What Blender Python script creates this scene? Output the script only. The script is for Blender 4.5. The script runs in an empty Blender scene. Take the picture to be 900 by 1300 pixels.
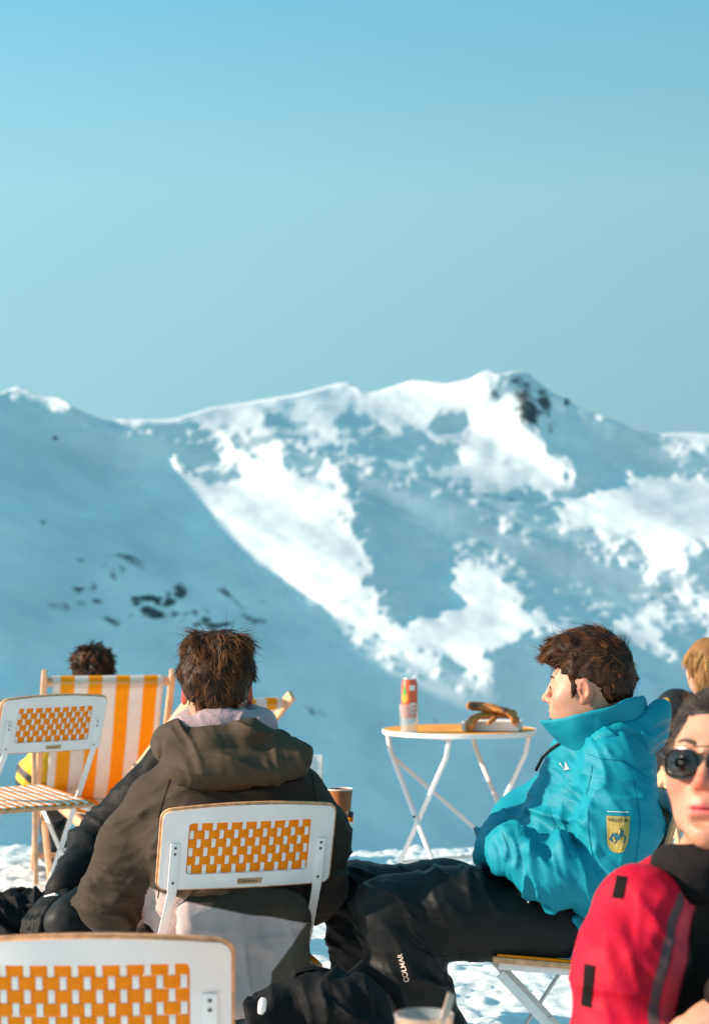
import bpy, bmesh, math, random
import numpy as np
from mathutils import Vector, Matrix, Euler
from mathutils.bvhtree import BVHTree

random.seed(7); RNG = np.random.default_rng(11)
SC = bpy.context.scene
COL = SC.collection

# ------------------------------------------------------------------ camera
FPX, CX, HY, EYE = 2600.0, 450.0, 745.0, 1.32      # focal length in photo pixels, centre column, eye-level row, eye height
cam_d = bpy.data.cameras.new("camera"); cam = bpy.data.objects.new("camera", cam_d); COL.objects.link(cam)
cam.location = (0, 0, EYE); cam.rotation_euler = (math.radians(90), 0, 0)
cam_d.sensor_fit = 'VERTICAL'; cam_d.sensor_width = 36; cam_d.sensor_height = 36
cam_d.lens = 36 * FPX / 1300.0
cam_d.shift_y = (HY - 650.0) / 1300.0
cam_d.clip_start = 0.05; cam_d.clip_end = 30000
cam_d.dof.use_dof = True; cam_d.dof.focus_distance = 4.75; cam_d.dof.aperture_fstop = 5.8
cam_d.dof.aperture_blades = 9
SC.camera = cam

# ------------------------------------------------------------------ sky, sun, exposure
SUN = Vector((-0.92, -0.10, 0.375)).normalized()    # towards the sun
elev = math.asin(SUN.z); azim = math.atan2(SUN.x, SUN.y)
world = bpy.data.worlds.new("World"); SC.world = world; world.use_nodes = True
wn, wl = world.node_tree.nodes, world.node_tree.links
wn.clear()
sky = wn.new('ShaderNodeTexSky'); sky.sky_type = 'NISHITA'; sky.sun_disc = False
sky.sun_elevation = elev; sky.sun_rotation = azim % (2 * math.pi); sky.altitude = 2200
sky.air_density = 1.0; sky.dust_density = 0.6; sky.ozone_density = 1.0
tint = wn.new('ShaderNodeMix'); tint.data_type = 'RGBA'; tint.blend_type = 'MULTIPLY'; tint.inputs[0].default_value = 1.0
gam = wn.new('ShaderNodeGamma'); gam.inputs[1].default_value = 0.38       # evens out the bright rim round the sun's side
bg = wn.new('ShaderNodeBackground'); bg.inputs[1].default_value = 0.15
wo = wn.new('ShaderNodeOutputWorld')
wtc = wn.new('ShaderNodeTexCoord'); wsp = wn.new('ShaderNodeSeparateXYZ'); wrp = wn.new('ShaderNodeValToRGB')
wl.new(wtc.outputs['Generated'], wsp.inputs[0]); wl.new(wsp.outputs[2], wrp.inputs[0])
el = wrp.color_ramp.elements                          # clear-sky tint by height above the horizon
TK = 0.40
el[0].position = 0.06; el[0].color = (0.78 * TK, 1.25 * TK, 1.36 * TK, 1)
el[1].position = 0.62; el[1].color = (0.66 * TK, 1.62 * TK, 1.72 * TK, 1)
for po_, co_ in ((0.19, (1.06, 1.72, 1.70)), (0.285, (0.66, 1.64, 1.74))):
    q_ = el.new(po_); q_.color = (*[c * TK for c in co_], 1)
gain = wn.new('ShaderNodeVectorMath'); gain.operation = 'SCALE'; gain.inputs[3].default_value = 1 / TK * 1.01
wl.new(wrp.outputs[0], gain.inputs[0]); wl.new(gain.outputs[0], tint.inputs[7])
wdt = wn.new('ShaderNodeVectorMath'); wdt.operation = 'DOT_PRODUCT'; wdt.inputs[1].default_value = SUN   # the sky pales towards the sun
wmr = wn.new('ShaderNodeMapRange'); wmr.inputs[1].default_value = -0.45; wmr.inputs[2].default_value = 0.55; wmr.inputs[3].default_value = 0.74; wmr.inputs[4].default_value = 1.34
wl.new(wtc.outputs['Generated'], wdt.inputs[0]); wl.new(wdt.outputs['Value'], wmr.inputs[0])
wsc = wn.new('ShaderNodeVectorMath'); wsc.operation = 'SCALE'; wl.new(gain.outputs[0], wsc.inputs[0]); wl.new(wmr.outputs[0], wsc.inputs[3]); wl.new(wsc.outputs[0], tint.inputs[7])
wl.new(sky.outputs[0], gam.inputs[0]); wl.new(gam.outputs[0], tint.inputs[6])
wl.new(tint.outputs[2], bg.inputs[0]); wl.new(bg.outputs[0], wo.inputs[0])
sun_d = bpy.data.lights.new("sun", 'SUN'); sun_d.energy = 5.0; sun_d.angle = math.radians(0.5)
sun_d.color = (1.0, 0.80, 0.62)
sun = bpy.data.objects.new("sun", sun_d); COL.objects.link(sun)
sun.rotation_euler = SUN.to_track_quat('Z', 'Y').to_euler()
vs = SC.view_settings
SC.display_settings.display_device = 'sRGB'
vs.view_transform = 'Standard'; vs.look = 'None'; vs.exposure = 0.75; vs.gamma = 1.0; vs.use_curve_mapping = False

# ------------------------------------------------------------------ helpers
def at(px, py, d):
    """photo pixel at distance d in front of the lens -> point of the place"""
    return Vector(((px - CX) / FPX * d, d, EYE - (py - HY) / FPX * d))

def mat(name, col, rough=0.6, metal=0.0, var=0.0, vscale=20.0, bump=0.0, bscale=60.0, sss=0.0, sheen=0.0, spec=0.5, trans=0.0, coat=0.0, attr_cols=None):
    """procedural principled material: noise variation of colour, noise relief; attr_cols = [(attribute, colour, softness)]"""
    m = bpy.data.materials.new(name); m.use_nodes = True
    n, l = m.node_tree.nodes, m.node_tree.links
    b = n['Principled BSDF']; tc = n.new('ShaderNodeTexCoord')
    b.inputs['Roughness'].default_value = rough; b.inputs['Metallic'].default_value = metal
    b.inputs['Specular IOR Level'].default_value = spec
    b.inputs['Transmission Weight'].default_value = trans
    b.inputs['Coat Weight'].default_value = coat
    if sheen:
        b.inputs['Sheen Weight'].default_value = sheen; b.inputs['Sheen Roughness'].default_value = 0.5
    if sss:
        b.inputs['Subsurface Weight'].default_value = sss; b.inputs['Subsurface Radius'].default_value = (1, 0.32, 0.18)
        b.inputs['Subsurface Scale'].default_value = 0.012
    rgb = n.new('ShaderNodeRGB'); rgb.outputs[0].default_value = (*col, 1)
    cur = rgb.outputs[0]
    for a, c, soft in (attr_cols or []):
        at_ = n.new('ShaderNodeAttribute'); at_.attribute_name = a
        mr = n.new('ShaderNodeMapRange'); mr.inputs[1].default_value = -soft; mr.inputs[2].default_value = soft
        l.new(at_.outputs['Fac'], mr.inputs[0])
        mx = n.new('ShaderNodeMix'); mx.data_type = 'RGBA'; l.new(mr.outputs[0], mx.inputs[0])
        l.new(cur, mx.inputs[6]); mx.inputs[7].default_value = (*c, 1); cur = mx.outputs[2]
    if var:
        nz = n.new('ShaderNodeTexNoise'); nz.inputs['Scale'].default_value = vscale; nz.inputs['Detail'].default_value = 5
        l.new(tc.outputs['Object'], nz.inputs['Vector'])
        mr = n.new('ShaderNodeMapRange'); mr.inputs[1].default_value = 0.3; mr.inputs[2].default_value = 0.7
        mr.inputs[3].default_value = 1 - var; mr.inputs[4].default_value = 1 + var
        l.new(nz.outputs[0], mr.inputs[0])
        mx = n.new('ShaderNodeMix'); mx.data_type = 'RGBA'; mx.blend_type = 'MULTIPLY'; mx.inputs[0].default_value = 1
        l.new(cur, mx.inputs[6])
        cc = n.new('ShaderNodeCombineColor')
        for i in range(3): l.new(mr.outputs[0], cc.inputs[i])
        l.new(cc.outputs[0], mx.inputs[7]); cur = mx.outputs[2]
    l.new(cur, b.inputs['Base Color'])
    if bump:
        nz = n.new('ShaderNodeTexNoise'); nz.inputs['Scale'].default_value = bscale; nz.inputs['Detail'].default_value = 4
        l.new(tc.outputs['Object'], nz.inputs['Vector'])
        bp = n.new('ShaderNodeBump'); bp.inputs['Strength'].default_value = bump; bp.inputs['Distance'].default_value = 0.01
        l.new(nz.outputs[0], bp.inputs['Height']); l.new(bp.outputs[0], b.inputs['Normal'])
    return m

def tag(o, label=None, cat=None, group=None, kind=None):
    if label: o['label'] = label
    if cat: o['category'] = cat
    if group: o['group'] = group
    if kind: o['kind'] = kind
    return o

def empty(name, loc=(0, 0, 0), rz=0.0):
    o = bpy.data.objects.new(name, None); COL.objects.link(o); o.empty_display_size = 0.1
    o.location = loc; o.rotation_euler = (0, 0, rz); return o

def mesh_np(name, V, F, material, parent=None, smooth=True, loc=None, attrs=None):
    """F: (n,4) or (n,3) int array"""
    me = bpy.data.meshes.new(name)
    V = np.asarray(V, np.float32); F = np.asarray(F, np.int32)
    me.vertices.add(len(V)); me.vertices.foreach_set('co', V.ravel())
    k = F.shape[1]
    me.loops.add(F.size); me.loops.foreach_set('vertex_index', F.ravel())
    me.polygons.add(len(F)); me.polygons.foreach_set('loop_start', np.arange(0, F.size, k, dtype=np.int32))
    me.polygons.foreach_set('loop_total', np.full(len(F), k, np.int32))
    me.update(calc_edges=True); me.validate()
    me.polygons.foreach_set('use_smooth', np.full(len(me.polygons), smooth, bool))
    for a, vals in (attrs or {}).items():
        at_ = me.attributes.new(a, 'FLOAT', 'POINT'); at_.data.foreach_set('value', np.asarray(vals, np.float32))
    if material: me.materials.append(material)
    o = bpy.data.objects.new(name, me); COL.objects.link(o)
    if parent: o.parent = parent
    if loc is not None: o.location = loc
    return o

class MB:
    """collects boxes, bars and tubes; build() links them as ONE mesh object"""
    def __init__(s): s.bm = bmesh.new()
    def box(s, c, size, rot=None, bev=0.0):
        r = bmesh.ops.create_cube(s.bm, size=1.0)
        M = Matrix.Translation(Vector(c)) @ (rot.to_matrix().to_4x4() if rot else Matrix.Identity(4)) @ Matrix.Diagonal((*size, 1))
        bmesh.ops.transform(s.bm, matrix=M, verts=r['verts'])
        if bev:
            es = list({e for v in r['verts'] for e in v.link_edges})
            bmesh.ops.bevel(s.bm, geom=es, offset=bev, segments=2, affect='EDGES', profile=0.6)
        return s
    def bar(s, a, b, w, t, up=(0, 0, 1), bev=0.0):
        """flat bar from a to b: width w across, thickness t"""
        a, b = Vector(a), Vector(b); z = (b - a); L = z.length; z.normalize()
        x = Vector(up).cross(z)
        if x.length < 1e-5: x = Vector((1, 0, 0)).cross(z)
        x.normalize(); y = z.cross(x)
        R = Matrix((x, y, z)).transposed().to_4x4()
        r = bmesh.ops.create_cube(s.bm, size=1.0)
        bmesh.ops.transform(s.bm, matrix=Matrix.Translation((a + b) / 2) @ R @ Matrix.Diagonal((w, t, L, 1)), verts=r['verts'])
        if bev:
            es = list({e for v in r['verts'] for e in v.link_edges})
            bmesh.ops.bevel(s.bm, geom=es, offset=bev, segments=2, affect='EDGES', profile=0.6)
        return s
    def tube(s, pts, r, seg=10, cap=True):
        pts = [Vector(p) for p in pts]; n = len(pts)
        rs = r if hasattr(r, '__len__') else [r] * n
        up = None; rings = []
        for i, p in enumerate(pts):
            t = (pts[min(i + 1, n - 1)] - pts[max(i - 1, 0)]).normalized()
            if up is None:
                up = Vector((0, 0, 1)) if abs(t.z) < 0.9 else Vector((1, 0, 0))
            x = up.cross(t).normalized(); y = t.cross(x); up = y
            rings.append([s.bm.verts.new(p + (x * math.cos(2 * math.pi * k / seg) + y * math.sin(2 * math.pi * k / seg)) * rs[i]) for k in range(seg)])
        for i in range(n - 1):
            for k in range(seg):
                s.bm.faces.new((rings[i][k], rings[i][(k + 1) % seg], rings[i + 1][(k + 1) % seg], rings[i + 1][k]))
        if cap:
            s.bm.faces.new(list(reversed(rings[0]))); s.bm.faces.new(rings[-1])
        return s
    def lathe(s, prof, c=(0, 0, 0), seg=32, closed=False):
        c = Vector(c); rings = []
        for r, z in prof:
            rings.append([s.bm.verts.new(c + Vector((r * math.cos(2 * math.pi * k / seg), r * math.sin(2 * math.pi * k / seg), z))) for k in range(seg)])
        for i in range(len(prof) - 1):
            for k in range(seg):
                s.bm.faces.new((rings[i][k], rings[i][(k + 1) % seg], rings[i + 1][(k + 1) % seg], rings[i + 1][k]))
        if closed:
            for k in range(seg):
                s.bm.faces.new((rings[-1][k], rings[-1][(k + 1) % seg], rings[0][(k + 1) % seg], rings[0][k]))
        else:
            if prof[0][0] > 1e-4: s.bm.faces.new(list(reversed(rings[0])))
            if prof[-1][0] > 1e-4: s.bm.faces.new(rings[-1])
        return s
    def build(s, name, material, parent=None, smooth=False, loc=None):
        bmesh.ops.recalc_face_normals(s.bm, faces=s.bm.faces[:])
        me = bpy.data.meshes.new(name); s.bm.to_mesh(me); s.bm.free()
        if material: me.materials.append(material)
        if smooth:
            me.polygons.foreach_set('use_smooth', np.full(len(me.polygons), True, bool))
            me.set_sharp_from_angle(angle=math.radians(38))
        o = bpy.data.objects.new(name, me); COL.objects.link(o)
        if parent: o.parent = parent
        if loc is not None: o.location = loc
        return o

def copy_tree(o, parent=None):
    c = o.copy(); COL.objects.link(c); c.parent = parent
    for ch in list(o.children): copy_tree(ch, c)
    return c

# numpy noise ------------------------------------------------------
def _hash(ix, iy, iz, seed):
    h = (ix * 374761393 + iy * 668265263 + iz * 2147483647 + seed * 974634777).astype(np.int64) & 0xffffffff
    h = ((h ^ (h >> 13)) * 1274126177) & 0xffffffff
    h = ((h ^ (h >> 16)) * 2246822519) & 0xffffffff
    return ((h ^ (h >> 15)) & 0xffff).astype(np.float64) / 65535.0
def vnoise(P, scale=1.0, seed=0):
    """value noise in -1..1 at points P (n,3)"""
    Q = np.asarray(P, np.float64) * scale
    I = np.floor(Q).astype(np.int64); f = Q - I; f = f * f * f * (f * (f * 6 - 15) + 10)
    r = 0
    for dx in (0, 1):
        for dy in (0, 1):
            for dz in (0, 1):
                w = (f[:, 0] if dx else 1 - f[:, 0]) * (f[:, 1] if dy else 1 - f[:, 1]) * (f[:, 2] if dz else 1 - f[:, 2])
                r = r + w * _hash(I[:, 0] + dx, I[:, 1] + dy, I[:, 2] + dz, seed)
    return r * 2 - 1
def fbm(P, scale=1.0, seed=0, octv=4, gain=0.5):
    s = 0; a = 1; t = 0
    for k in range(octv):
        s = s + a * vnoise(P, scale * 2.03 ** k, seed + k * 17); t += a; a *= gain
    return s / t
def ridged(P, scale=1.0, seed=0, octv=3):
    s = 0; a = 1; t = 0
    for k in range(octv):
        s = s + a * (1 - 2 * np.abs(vnoise(P, scale * 2.03 ** k, seed + k * 31))); t += a; a *= 0.5
    return s / t
def sstep(a, b, x):
    t = np.clip((x - a) / (b - a), 0, 1); return t * t * (3 - 2 * t)

# ------------------------------------------------------------------ the snowy ground of the terrace
TERRACE_EDGE = 10.45
def gz(x, y):
    """height of the terrace snow"""
    x = np.asarray(x, float); y = np.asarray(y, float)
    return 0.125 * np.exp(-(((x + 1.25) / 0.62) ** 2 + ((y - 7.25) / 0.62) ** 2))

def snow_material(name, rock=False):
    m = bpy.data.materials.new(name); m.use_nodes = True
    n, l = m.node_tree.nodes, m.node_tree.links; b = n['Principled BSDF']
    tc = n.new('ShaderNodeTexCoord')
    b.inputs['Roughness'].default_value = 0.55; b.inputs['Specular IOR Level'].default_value = 0.25
    nz = n.new('ShaderNodeTexNoise'); l.new(tc.outputs['Object'], nz.inputs['Vector'])
    nz.inputs['Scale'].default_value = 0.0075 if rock else 3.0; nz.inputs['Detail'].default_value = 8; nz.inputs['Roughness'].default_value = 0.6
    cr = n.new('ShaderNodeValToRGB'); e = cr.color_ramp.elements
    e[0].position = 0.32; e[0].color = (0.62, 0.66, 0.69, 1) if rock else (0.74, 0.76, 0.77, 1); e[1].position = 0.66; e[1].color = (0.87, 0.87, 0.865, 1)  # mountain snow: wider noise tones paint faint shading streaks into the colour
    l.new(nz.outputs[0], cr.inputs[0]); cur = cr.outputs[0]
    if rock:
        at_ = n.new('ShaderNodeAttribute'); at_.attribute_name = 'rock'
        n2 = n.new('ShaderNodeTexNoise'); l.new(tc.outputs['Object'], n2.inputs['Vector'])
        n2.inputs['Scale'].default_value = 0.045; n2.inputs['Detail'].default_value = 7; n2.inputs['Roughness'].default_value = 0.62
        ad = n.new('ShaderNodeMath'); ad.operation = 'ADD'; l.new(at_.outputs['Fac'], ad.inputs[0]); l.new(n2.outputs[0], ad.inputs[1])
        mr = n.new('ShaderNodeMapRange'); mr.inputs[1].default_value = 0.90; mr.inputs[2].default_value = 1.06
        l.new(ad.outputs[0], mr.inputs[0])
        mx = n.new('ShaderNodeMix'); mx.data_type = 'RGBA'; l.new(mr.outputs[0], mx.inputs[0]); l.new(cur, mx.inputs[6])
        mx.inputs[7].default_value = (0.07, 0.075, 0.08, 1); cur = mx.outputs[2]
    l.new(cur, b.inputs['Base Color'])
    bp = n.new('ShaderNodeBump'); l.new(nz.outputs[0], bp.inputs['Height'])
    bp.inputs['Strength'].default_value = 0.5 if rock else 0.6; bp.inputs['Distance'].default_value = 6.0 if rock else 0.03
    l.new(bp.outputs[0], b.inputs['Normal'])
    return m

M_SNOW = snow_material('trampled_snow'); M_MSNOW = snow_material('mountain_snow', True)

def build_ground():
    xs = np.concatenate([np.linspace(-60, -3.2, 36), np.linspace(-3.1, 3.6, 380), np.linspace(3.7, 60, 36)])
    ys = np.concatenate([np.linspace(-45, 1.8, 30), np.linspace(1.9, 10.3, 460), np.array([10.36, 10.42, 10.5, 10.7, 11.1, 11.8, 13.0, 16.0])])
    X, Y = np.meshgrid(xs, ys)
    P = np.stack([X.ravel(), Y.ravel(), np.zeros(X.size)], 1)
    Z = gz(P[:, 0], P[:, 1])
    # footprints and clods kicked up by boots
    dens = sstep(-3.2, -2.6, P[:, 0]) * sstep(3.7, 3.1, P[:, 0]) * sstep(1.8, 2.4, P[:, 1])
    clod = np.clip(fbm(P, 17.0, 3, 3, 0.6) - 0.02, 0, 1) * 0.030
    holes = -np.clip(fbm(P, 3.2, 9, 3) - 0.10, 0, 1) * 0.035
    fine = fbm(P, 40.0, 21, 2) * 0.007
    Z = Z + dens * (clod + holes + fine - 0.012) + 0.02 * fbm(P, 0.5, 5, 2)
    edge = TERRACE_EDGE + 0.10 * fbm(P * np.array([1, 0, 0]), 1.3, 4, 3)
    drop = np.clip(P[:, 1] - edge, 0, None)
    Z = Z - np.minimum(drop * 2.0, 0.5 + drop * 0.62)
    P[:, 2] = Z
    nx, ny = len(xs), len(ys)
    i = np.arange(nx * ny).reshape(ny, nx)
    F = np.stack([i[:-1, :-1].ravel(), i[:-1, 1:].ravel(), i[1:, 1:].ravel(), i[1:, :-1].ravel()], 1)
    o = mesh_np('snow_ground', P, F, M_SNOW)
    return tag(o, kind='structure')
build_ground()

# ------------------------------------------------------------------ the mountains across the valley
SKY = [(-2600, 560), (-1200, 520), (-600, 470), (-300, 478), (-120, 492), (0, 500), (10, 496), (25, 488), (40, 499), (80, 505), (90, 516), (135, 535), (150, 532), (188, 533), (222, 532), (270, 517), (320, 510), (380, 500), (428, 487), (445, 484),
       (455, 496), (470, 500), (500, 490), (525, 482), (570, 487), (600, 480), (612, 471), (622, 469), (635, 477), (652, 470), (668, 471), (685, 487), (703, 500), (714, 506), (719, 501), (724, 508), (732, 518), (760, 526), (800, 542), (838, 551), (875, 549), (900, 551), (1000, 540), (1200, 520), (1700, 560), (2600, 540), (3500, 580)]
LIT = [
 [(8, 500), (12, 494), (26, 486), (40, 498), (80, 503), (90, 517), (75, 523), (60, 518), (50, 509), (33, 503)],
 [(62, 540), (72, 540), (75, 554), (66, 557)],
 [(143, 536), (150, 530), (220, 530), (240, 538), (170, 541)],
 [(220, 536), (270, 514), (320, 507), (380, 497), (428, 484), (446, 481), (455, 496), (470, 499), (500, 487), (525, 479), (570, 484), (600, 477), (620, 466), (634, 475), (625, 495), (616, 508), (650, 500), (667, 498), (662, 515), (665, 545), (690, 556), (695, 562), (690, 575), (715, 580), (735, 600), (738, 612), (680, 625), (640, 628), (575, 617), (530, 600), (532, 588), (585, 592), (585, 580), (540, 556), (490, 549), (455, 528), (440, 526), (420, 540), (450, 545), (475, 543), (450, 563), (420, 570), (400, 560), (350, 556), (300, 558), (255, 546)],
 [(147, 600), (160, 590), (200, 585), (215, 586), (240, 606), (290, 612), (310, 607), (262, 573), (275, 562), (300, 570), (345, 568), (350, 582), (378, 602), (400, 606), (412, 585), (425, 600), (428, 615), (445, 642), (441, 652), (452, 685), (470, 714), (482, 770), (506, 791), (522, 785), (560, 770), (565, 755), (545, 737), (530, 731), (543, 720), (580, 702), (596, 716), (630, 726), (636, 746), (666, 753), (660, 766), (720, 786), (760, 791), (735, 800), (680, 806), (662, 812), (640, 819), (630, 828), (616, 824), (607, 830), (616, 843), (618, 861), (610, 868), (587, 861), (575, 849), (567, 837), (555, 845), (518, 835), (460, 812), (430, 800), (400, 785), (362, 760), (365, 752), (330, 736), (310, 721), (280, 713), (265, 719), (240, 701), (246, 686), (215, 676), (195, 646), (155, 636), (155, 628), (186, 622), (175, 611)],
 [(740, 787), (820, 786), (838, 800), (862, 834), (852, 843), (800, 816), (765, 797)],
 [(798, 848), (822, 858), (834, 880), (834, 900), (815, 892), (800, 872)],
 [(668, 630), (730, 625), (795, 613), (795, 602), (900, 606), (1100, 600), (1100, 690), (900, 690), (880, 696), (860, 711), (841, 726), (836, 746), (817, 746), (812, 735), (830, 720), (820, 701), (795, 687), (770, 706), (760, 700), (775, 690), (735, 671), (690, 641)],
 [(850, 752), (900, 749), (1000, 752), (1000, 800), (900, 795), (880, 772), (855, 760)],
 [(805, 772), (830, 769), (880, 780), (896, 791), (885, 801), (850, 791)],
 [(700, 747), (727, 750), (722, 755), (702, 752)], [(743, 761), (778, 772), (770, 777), (750, 770)],
 [(838, 553), (840, 548), (1000, 536), (1000, 566), (900, 571), (870, 563)],
 [(632, 660), (642, 655), (650, 664), (645, 676), (634, 674)], [(786, 706), (796, 706), (796, 715), (787, 715)], [(752, 527), (760, 522), (768, 528), (760, 533)],
 [(-60, 638), (0, 639), (38, 645), (35, 652), (-60, 651)], [(85, 637), (110, 633), (150, 640), (152, 660), (135, 668), (110, 658), (65, 656), (110, 650)],
 [(424, 576), (490, 585), (532, 600), (515, 606), (480, 593), (440, 584)],
 [(-300, 860), (-40, 850), (20, 848), (45, 862), (20, 880), (-60, 900)],
]
DARK = [[(335, 524), (352, 525), (388, 541), (370, 546), (335, 536)], [(540, 546), (550, 530), (592, 524), (586, 536), (560, 551)],
        [(618, 509), (632, 480), (640, 476), (650, 472), (668, 470), (668, 497), (650, 499)]]

def inpoly(px, py, poly):
    r = np.zeros(px.shape, bool); n = len(poly)
    for i in range(n):
        x0, y0 = poly[i]; x1, y1 = poly[(i + 1) % n]
        if y0 == y1: continue
        c = ((y0 > py) != (y1 > py)) & (px < (x1 - x0) * (py - y0) / (y1 - y0) + x0)
        r ^= c
    return r

def build_mountains():
    step = 3.0
    inner = np.arange(-120, 1021, step)
    out = 1020 + np.cumsum(np.linspace(6, 110, 40)); left = -120 - np.cumsum(np.linspace(6, 110, 40))[::-1]
    px = np.concatenate([left, inner, out]); nxc = len(px)
    sx, sy = zip(*SKY); S = np.interp(px, sx, sy)
    kq = np.exp(-(np.arange(-9, 10) / 3.2) ** 2); kq /= kq.sum(); S = np.convolve(np.pad(S, 9, mode='edge'), kq, 'valid') * 0.75 + S * 0.25
    NR = 217; B = 1120.0
    t = np.linspace(0, 1, NR)
    gx = np.arange(-300, 301, 4.0); ker = np.exp(-(gx / 110.0) ** 2); ker /= ker.sum()
    fine_x = np.arange(-3300, 4201, 4.0)
    Ss = np.interp(px, fine_x, np.convolve(np.pad(np.interp(fine_x, sx, sy), 75, mode='edge'), ker, 'valid'))
    PX = np.repeat(px[None], NR, 0)
    PY = B + t[:, None] * (Ss[None] - B) + (t ** 5)[:, None] * (S - Ss)[None]
    Q = np.stack([PX.ravel(), PY.ravel() * 1.6, np.zeros(PX.size)], 1)
    wx = ((fbm(Q, 0.028, 41, 4, 0.6) * 10 + fbm(Q, 0.10, 47, 3, 0.6) * 6)).reshape(PX.shape); wy = ((fbm(Q, 0.028, 77, 4, 0.6) * 7 + fbm(Q, 0.10, 87, 3, 0.6) * 4)).reshape(PX.shape)
    near_sky = sstep(3, 25, PY - S[None]); wx *= 0.25 + 0.75 * near_sky; wy *= near_sky
    lit = np.zeros(PX.shape, bool)
    for p in LIT: lit |= inpoly(PX + wx, PY + wy, p)
    for p in DARK: lit &= ~inpoly(PX + wx * 0.5, PY + wy * 0.5, p)
    near = lit.astype(float)
    for ax_, w_ in ((1, 21), (0, 15)): near = np.apply_along_axis(lambda r: np.convolve(r, np.ones(w_) / w_, 'same'), ax_, near)
    bits = fbm(Q * np.array([1, 1.5, 1]), 0.06, 161, 3, 0.6).reshape(PX.shape)
    lit |= (bits > 0.40 - 0.35 * near) & (near > 0.04) & (near < 0.6)          # broken scraps of sun round the big fields
    lit &= ~((bits < -0.30) & (near < 0.75) & (PY - S[None] > 12))
    lit = lit.astype(float)
    # depth L = ln(distance) over the view directions; its slopes decide where the low sun falls
    a, bb, e = -SUN.x, SUN.y, SUN.z
    nz = fbm(Q, 0.012, 99, 4, 0.55).reshape(PX.shape)
    nz2 = fbm(Q * np.array([1, 1.8, 1]), 0.05, 199, 3, 0.6).reshape(PX.shape)
    # target of  g = a*Lu - e*Lv + bb   (negative: sunlit, positive: in its own shade)
    TG = np.where(lit > 0.5, -0.85 + 0.42 * nz2 + 0.28 * nz, 0.085 + 0.03 * nz + 0.02 * nz2)
    rot = np.stack([Q[:, 0] * 0.80 + Q[:, 1] / 1.6 * 0.60, (-Q[:, 0] * 0.60 + Q[:, 1] / 1.6 * 0.80) * 0.30, Q[:, 2]], 1)     # gullies running down from the ridge
    gul = ridged(rot, 0.055, 171, 3).reshape(PX.shape)
    TG = TG + np.where(lit > 0.5, 0.42, 0.05) * gul * sstep(660, 540, PY)
    lvp = ([470, 560, 700, 860, 1120], [1.5, 1.35, 1.3, 1.35, 1.5]); lo, hi = 0.5, 6.0
    def solve(px, PY, lit, TG, L, outers, iters):
        NR, nxc = PY.shape
        du = np.diff(px) / FPX                                   # column spacing
        Hc = -np.diff(PY, axis=0) / FPX                          # row spacing in v
        Sl = np.gradient(PY, px, axis=1)[:-1, :-1]               # slope of the grid rows
        lc = lit[:-1, :-1]; tgt = TG[:-1, :-1]
        Lv0 = np.interp(PY, *lvp)[:-1]
        if L is None: L = np.log(2300.0) + np.cumsum(np.vstack([np.zeros((1, nxc)), Lv0 * Hc]), 0)
        Lv0 = Lv0[:, :-1]
        area = (du[None] * Hc[:, :-1]); area = area / area.mean()
        ku = 1 / du[None]; kv = 1 / Hc[:, :-1]
        def grads(L):
            Lv = (L[1:, :-1] - L[:-1, :-1]) * kv
            return (L[:-1, 1:] - L[:-1, :-1]) * ku + Lv * Sl, Lv
        def adj(gu, gv):
            gv = (gv + gu * Sl) * kv; q = gu * ku
            R = np.zeros((NR, nxc)); R[:-1, 1:] += q; R[:-1, :-1] -= q + gv; R[1:, :-1] += gv
            return R
        for outer in range(outers):
            gu, gv = grads(L); g = a * gu - e * gv + bb
            W1 = np.where(lc > 0.5, np.where(g > tgt, 1.0, 0.25), np.where(g < tgt, 1.0, 0.6)) * area
            W2 = 0.02 * area + np.where(gv < lo, 2.0, np.where(gv > hi, 0.15, 0.0)) * area
            T2 = np.where(gv < lo, lo, np.where(gv > hi, hi, Lv0)); W3 = 0.003 * area; eps = 1e-3
            def A(x):
                u_, v_ = grads(x); h = W1 * (a * u_ - e * v_)
                return adj(a * h + W3 * u_, -e * h + W2 * v_) + eps * x
            h = W1 * (tgt - bb); rhs = adj(a * h, -e * h + W2 * T2) + eps * np.log(3000.0)
            dgn = np.full((NR, nxc), eps)
            w_ = (W1 * a * a + W3) * ku ** 2; dgn[:-1, 1:] += w_; dgn[:-1, :-1] += w_
            w_ = (W1 * (a * Sl - e) ** 2 + W2) * kv ** 2; dgn[1:, :-1] += w_; dgn[:-1, :-1] += w_
            x = L.copy(); r = rhs - A(x); z_ = r / dgn; p = z_.copy(); rs = (r * z_).sum()
            for it in range(iters):
                Ap = A(p); al = rs / (p * Ap).sum(); x += al * p; r -= al * Ap
                z_ = r / dgn; rn = (r * z_).sum(); p = z_ + rn / rs * p; rs = rn
            L = x
        gu, gv = grads(L); g = a * gu - e * gv + bb
        return L, (g[lc > 0.5] < 0).mean(), (g[lc < 0.5] > 0).mean(), (gv < 0).mean()
    L = None
    for st_, outers, iters in ((8, 4, 500), (4, 4, 500), (2, 3, 300), (1, 2, 220)):
        ri = np.unique(np.append(np.arange(0, NR, st_), NR - 1)); ci = np.unique(np.append(np.arange(0, nxc, st_), nxc - 1)); ix = np.ix_(ri, ci)
        if L is not None:
            L = np.stack([np.interp(t[ri], told, L[:, k]) for k in range(L.shape[1])], 1)
            L = np.stack([np.interp(px[ci], pold, L[k]) for k in range(L.shape[0])], 0)
        L, q1, q2, q3 = solve(px[ci], PY[ix], lit[ix], TG[ix], L, outers, iters); told, pold = t[ri], px[ci]
    L = L - np.median(L) + np.log(2700.0)
    D = np.exp(L)
    X = (PX - CX) / FPX * D; Z = EYE + (HY - PY) / FPX * D
    P = np.stack([X, D, Z], 2)
    # rocks: the dark face right of the summit, and scattered outcrops on the near left flank
    rock = np.zeros(PX.shape)
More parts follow.
